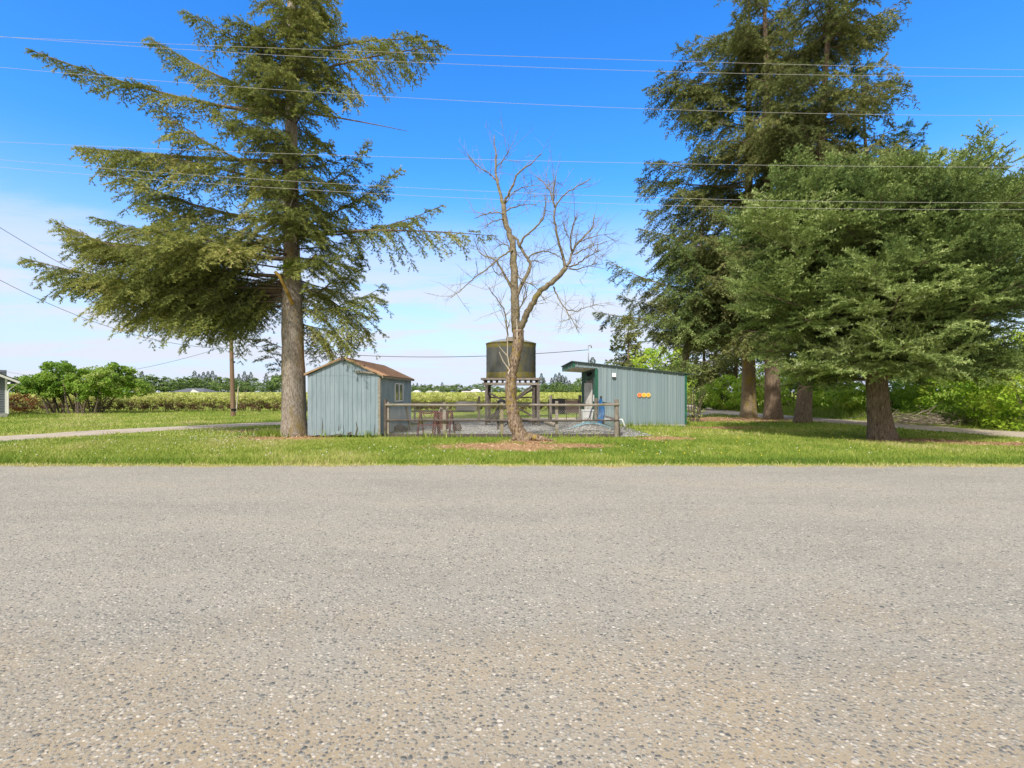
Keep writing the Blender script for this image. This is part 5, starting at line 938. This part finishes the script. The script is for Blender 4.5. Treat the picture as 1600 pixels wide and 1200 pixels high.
for k, p in enumerate(protos):
    if k not in used:
        for ch in list(p.children): bpy.data.objects.remove(ch)
        bpy.data.objects.remove(p)
Vs, Ts = [], []
for j, y in enumerate(list(np.arange(44.4, 80, 2.9)) + list(np.arange(82, 190, 6))):
    xa, xb = -1.02 * y, .28 * y + 3; n = int((xb - xa) * (170 if y < 52 else 60 if y < 80 else 26)); X = R.uniform(xa, xb, n); ht = 1.28 + .14 * noise3(np.stack([X, X * 0 + y, X * 0], 1), 1.5, 9); th = R.uniform(-.3, math.pi + .3, n); rr = .62 * R.uniform(.6, 1, n) ** .5
    P = np.stack([X, y + rr * np.cos(th), np.maximum(.1, ht - .6 + rr * np.sin(th))], 1); Vs.append(leaf_quads(P, np.stack([X * 0, np.cos(th) - .3, np.sin(th) + .4], 1), .13 if y < 52 else .26 if y < 80 else .5, R)); Ts.append(np.clip(.66 + R.normal(0, .13, n) + .1 * noise3(P, 1.1, 3), 0, 1))
tag(fast_mesh('berry_field', np.concatenate(Vs), 0, np.concatenate(Ts), leaf_berry, None, fpoly=4), kind='stuff')

# bramble hedge and leafy shrubs along the lane
def bush(px, py, topy, rad, m_, label, seed, n=90, per=42, leaf=.13, Yb=None, tint=.5, group=None, depth=1.4, name='bramble_bush', cr=.36, stem=True, squash=1):
    R = rs(seed); Y = Yb or gp(px, py)[1]; X = (px - 800) / F * Y; h = hz(topy, Y); t_ = thing(name, (X, Y, 0), label, 'bush', group)
    P, Nn, ct = blob_leaves((X, Y, h * .46), (rad, depth, h * .56), n, per, R, cr, low=-.95, fill=.5); k = P[:, 2] > .02; P, Nn, ct = P[k], Nn[k], ct[k]
    fast_mesh('foliage', leaf_quads(P, Nn, leaf, R), 0, np.clip(tint + ct + R.normal(0, .09, len(P)), 0, 1), m_, t_, fpoly=4)
    b = MB()
    for k in range(9): a = R.uniform(0, 6.28); q = np.array([X, Y, 0]); b.tube([q + (.2 * math.cos(a), .2 * math.sin(a), 0), q + (rad * .5 * math.cos(a), .5 * math.sin(a), h * .5), q + (rad * .8 * math.cos(a), .8 * math.sin(a), h * .85)], [.025, .018, .006], 4)
    b.build('stems', stem_m, t_); return t_
HB = [(1625, 674, 515, 2.3, leaf_lime, 'tall bright yellow-green bush at the very edge of the picture', .72, 150), (1578, 668, 548, 1.9, leaf_lime, 'bright green bramble bush next to the tallest one at the picture edge', .62, 120), (1535, 664, 566, 1.9, leaf_mid, 'leafy bramble bush two places in from the picture edge', .6, 110), (1490, 659, 578, 2.0, leaf_lime, 'bramble bush behind the heap of cut brush, on its side nearer the road', .62, 110),
 (1445, 655, 590, 2.0, leaf_lime, 'bramble bush right behind the heap of cut brush', .5, 110), (1405, 652, 592, 1.9, leaf_mid, 'bramble bush close beside the trunk of the spreading fir', .55, 100), (1345, 650, 598, 2.2, leaf_lime, 'yellow-green bramble bush between the fir trunk and the furrowed trunk', .74, 110), (1300, 647, 600, 2.2, leaf_lime, 'yellow-green bush just past the furrowed conifer trunk', .7, 100),
 (1240, 644, 585, 2.3, leaf_lime, 'bright bush showing between the thickest trunk and the furrowed trunk', .75, 100), (1190, 643, 575, 2.4, leaf_lime, 'bright bush showing between the slim mossy trunk and the thickest trunk', .75, 100), (1145, 641, 588, 2.6, leaf_lime, 'bright green bush just short of the slim mossy trunk, on its pump house side', .68, 110), (1118, 640, 606, 2.0, leaf_mid, 'low green bush beside the far conifer trunk beyond the pump house', .5, 80)]
for i, (px, py, ty, rad, m_, lb, tn, n) in enumerate(HB): bush(px, py, ty, rad, m_, lb, 300 + i, n=n, per=46, tint=tn, leaf=.14 if px > 1400 else .18, group=None, depth=1.6)
bush(1640, 650, 500, 3.5, leaf_lime, 'pale yellow-green bush rising behind the tallest one at the picture edge', 330, n=140, per=40, Yb=30, tint=.82, leaf=.2, cr=.5)
bush(1512, 645, 560, 3.2, leaf_mid, 'wide leafy bush in the second row behind the hedge', 331, n=110, per=40, Yb=34, tint=.5, leaf=.2, cr=.5)
bush(1085, 655, 592, .7, leaf_mid, 'thin wispy sapling at the green corner of the pump house', 332, n=26, per=16, Yb=27, tint=.9, leaf=.11, cr=.22, depth=.4)
bush(1030, 630, 535, 3.2, leaf_lime, 'bright lime green tree top showing above the pump house roof', 333, n=120, per=40, Yb=52, tint=.85, leaf=.26, cr=.6, name='leafy_tree')
# heap of cut brush
b = MB(); R = rs(95); cx, cy = 21.2, 25.4
for k in range(300): a = R.normal(.1, .35) + (math.pi if R.uniform() < .5 else 0); p = np.array([cx + R.normal(0, 1.5), cy + R.normal(0, .7), R.uniform(.05, .55) * max(.15, 1 - abs(R.normal(0, .5)))]); l_ = R.uniform(.4, 1.6); q = p + np.array([math.cos(a), math.sin(a) * .5, R.normal(.05, .18)]) * l_; q[2] = max(.03, q[2]); b.tube([p, (p + q) / 2 + R.normal(0, .05, 3), q], [.016, .013, .006], 4)
tag(b.build('brush_pile', mat('dry_brush', (.33, .27, .21), .9, var=.4), loc=(cx, cy, 0)), 'low heap of dry cut branches at the foot of the bramble hedge', 'brush pile')

# ------------------------------------------------------------------ far tree line, houses
ft_con = mat('far_conifer', attr='tint', ramp=[(0, (.045, .075, .045)), (.5, (.08, .125, .065)), (1, (.15, .2, .09))], rough=.8)
ft_leaf = mat('far_leafy', attr='tint', ramp=[(0, (.08, .14, .045)), (.5, (.14, .22, .06)), (1, (.24, .33, .09))], rough=.8)
cprot, lprot = [], []
for s in range(4):
    R = rs(400 + s); t_ = bpy.data.objects.new('far_conifer', None); C.objects.link(t_); WL[t_.name] = np.zeros(3); n = 4200; z_ = R.uniform(.06, 1, n) ** .8; rad = (.21 + .05 * s * .5) * (1 - z_) ** .8 * (1 + .35 * np.sin(z_ * 40 + R.uniform(0, 6))) * R.uniform(.35, 1.1, n) + .008; a = R.uniform(0, 6.28, n)
    P = np.stack([rad * np.cos(a), rad * np.sin(a), z_], 1); A = np.stack([np.cos(a), np.sin(a), -.3 + R.normal(0, .2, n)], 1); V = place_shoots(SH2, P, A, R.uniform(.018, .034, n) * (1.3 - .7 * z_), R); fast_mesh('crown', V, 0, np.repeat(np.clip(.45 + R.normal(0, .2, n), 0, 1), len(SH2) // 3), ft_con, t_)
    b = MB(); b.tube([(0, 0, -.02), (0, 0, .9)], [.02, .003], 6); b.build('trunk', bark_dark, t_); cprot.append(t_)
for s in range(4):
    R = rs(420 + s); t_ = bpy.data.objects.new('far_leafy_tree', None); C.objects.link(t_); WL[t_.name] = np.zeros(3); P, Nn, ct = blob_leaves((0, 0, .56), (.42, .42, .46), 60, 26, R, .12, low=-.9, fill=.55); P[:, 2] = np.maximum(P[:, 2], .04)
    fast_mesh('crown', leaf_quads(P, Nn, .065, R), 0, np.clip(.5 + ct + R.normal(0, .08, len(P)), 0, 1), ft_leaf, t_, fpoly=4); b = MB(); b.tube([(0, 0, -.02), (0, 0, .6)], [.025, .01], 6); b.build('trunk', bark_dark, t_); lprot.append(t_)
FT = []
def seg(xa, xb, step, top, jit, Yd, kind, where, wid=1.):
    x = xa
    while x < xb: FT.append((x, top + R.normal(0, jit), Yd + R.uniform(-15, 15), kind, where, wid)); x += step * R.uniform(.75, 1.25)
R = rs(500)
seg(-10, 240, 13, 594, 4, 280, 'l', 'behind the round green shrub', 1.3); seg(228, 300, 11, 592, 3.5, 270, 'l', 'above the grey roof of the far house', 1.3); seg(222, 235, 30, 580, 1, 300, 'c', 'just past the round shrub')
for x, y in ((304, 579), (311, 584), (318, 581), (325, 580), (332, 579), (338, 586), (373, 584), (382, 580), (387, 586), (392, 581), (416, 583), (426, 586), (432, 583), (355, 590)): FT.append((x, y, 310, 'c', 'between the far grey house and the big conifer trunk', 1.))
seg(300, 445, 12, 592, 3, 290, 'l', 'between the far grey house and the big conifer trunk', 1.2); FT.append((444, 582, 280, 'l', 'between the far grey house and the big conifer trunk', 1.2))
seg(640, 760, 9, 602, 1.6, 330, 'l', 'between the shed and the water tank', 1.5)
for x, y in ((646, 599), (652, 598), (664, 600), (658, 600), (683, 602), (691, 597), (712, 601), (745, 603)): FT.append((x, y, 360, 'c', 'between the shed and the water tank', 1.2))
seg(760, 845, 9, 604, 1.5, 330, 'l', 'seen through the legs of the tank stand', 1.5)
for x, y in ((846, 583), (850, 590), (862, 590), (868, 584), (874, 582), (879, 586), (884, 588), (890, 594)): FT.append((x, y, 250, 'c', 'between the water tank and the pump house', 1.1))
seg(842, 960, 9, 601, 2, 240, 'l', 'between the water tank and the pump house', 1.4); FT.append((908, 590, 200, 'l', 'between the water tank and the pump house', 1.)); FT.append((903, 597, 220, 'l', 'between the water tank and the pump house', 1.))
seg(940, 1120, 14, 585, 4, 170, 'l', 'far behind the pump house', 1.2); FT.append((926, 558, 120, 'c', 'its tip showing over the pump house roof by the mast', 1.))
usedf = set()
for x, ty, Yd, kind, where, wid in FT:
    pr_ = (cprot if kind == 'c' else lprot); k = int(R.integers(4)); p = pr_[k]; key = (kind, k)
    if key not in usedf: o = p; usedf.add(key)
    else:
        o = p.copy(); C.objects.link(o)
        for ch in list(p.children): c = ch.copy(); C.objects.link(c); c.parent = o
    h = hz(ty, Yd); o.location = ((x - 800) / F * Yd, Yd, 0); o.rotation_euler = (0, 0, R.uniform(0, 6.28)); wx_ = h * wid * (1.0 if kind == 'c' else 1.15); o.scale = (wx_, wx_, h)
    lb = ('distant dark conifer ' if kind == 'c' else 'distant rounded leafy tree ') + where; tag(o, lb, 'tree', 'far ' + ('conifers ' if kind == 'c' else 'leafy trees ') + where)
def far_house(px0, px1, topy, eavey, Yd, wall, roofc, label, gable=True):
    Xa, Xb = (px0 - 800) / F * Yd, (px1 - 800) / F * Yd; t_ = thing('far_house', ((Xa + Xb) / 2, Yd, 0), label, 'house'); ze_, zr_ = hz(eavey, Yd), hz(topy, Yd); dp = 9; b = MB(); b.box(Xa + .3, Xb - .3, Yd, Yd + dp, -.1, ze_); 
    b.build('wall', mat('far_wall', wall, .8, var=.06), t_); b = MB(); ri = (Xb - Xa) * (.25 if gable else .02); b.add([(Xa, Yd - .4, ze_ - .1), (Xb, Yd - .4, ze_ - .1), (Xb, Yd + dp + .4, ze_ - .1), (Xa, Yd + dp + .4, ze_ - .1), (Xa + ri, Yd + dp / 2, zr_), (Xb - ri, Yd + dp / 2, zr_)], [(0, 1, 5, 4), (1, 2, 5), (2, 3, 4, 5), (3, 0, 4), (3, 2, 1, 0)]); b.build('roof', mat('far_roof', roofc, .8, var=.1), t_)
    nW = max(1, int((Xb - Xa) / 4.5))
    for k in range(nW): xx = Xa + (k + .5) * (Xb - Xa) / nW; b = MB(); b.box(xx - .6, xx + .6, Yd - .04, Yd + .02, ze_ - 1.7, ze_ - .6); b.build('window', glass_m, t_)
    return t_
far_house(267, 319, 606.5, 612, 170, (.62, .58, .52), (.13, .135, .15), 'far pale house with a low dark grey hip roof beyond the berry field')
h2 = thing('far_garage', ((306 - 800) / F * 166, 166, 0), 'white gabled garage standing at the end of the far grey-roofed house', 'garage'); Xa, Xb = (303 - 800) / F * 166, (317 - 800) / F * 166
b = MB(); b.box(Xa, Xb, 164, 168.9, -.1, hz(613, 166)); b.add([(Xa, 164, hz(613, 166)), (Xb, 164, hz(613, 166)), ((Xa + Xb) / 2 - .6, 164, hz(608.5, 166)), ((Xa + Xb) / 2 - .6, 164.3, hz(608.5, 166)), (Xa, 164.3, hz(613, 166)), (Xb, 164.3, hz(613, 166))], [(0, 1, 2), (5, 4, 3), (0, 2, 3, 4), (1, 5, 3, 2)]); b.build('wall', mat('garage_wall', (.72, .70, .66), .8, var=.05), h2)
far_house(643, 654, 610, 612.8, 235, (.80, .80, .80), (.75, .75, .76), 'small bright white building far off just past the shed corner')
far_house(664, 675, 610.3, 612.8, 250, (.5, .5, .36), (.45, .47, .36), 'small pale green shed far beyond the berries')
far_house(676, 685, 610.5, 613, 255, (.62, .6, .42), (.6, .58, .42), 'small pale yellow building beside the pale green one far away')
far_house(720, 743, 611, 613, 215, (.25, .2, .17), (.62, .55, .48), 'long low far building with a pale tan roof', False)
far_house(734, 751, 608, 611.5, 230, (.82, .82, .82), (.76, .76, .78), 'white far house rising behind the long tan-roofed building')
far_house(753, 758, 610.5, 612, 230, (.8, .8, .8), (.72, .72, .74), 'tiny white building far off beside the tank stand leg')
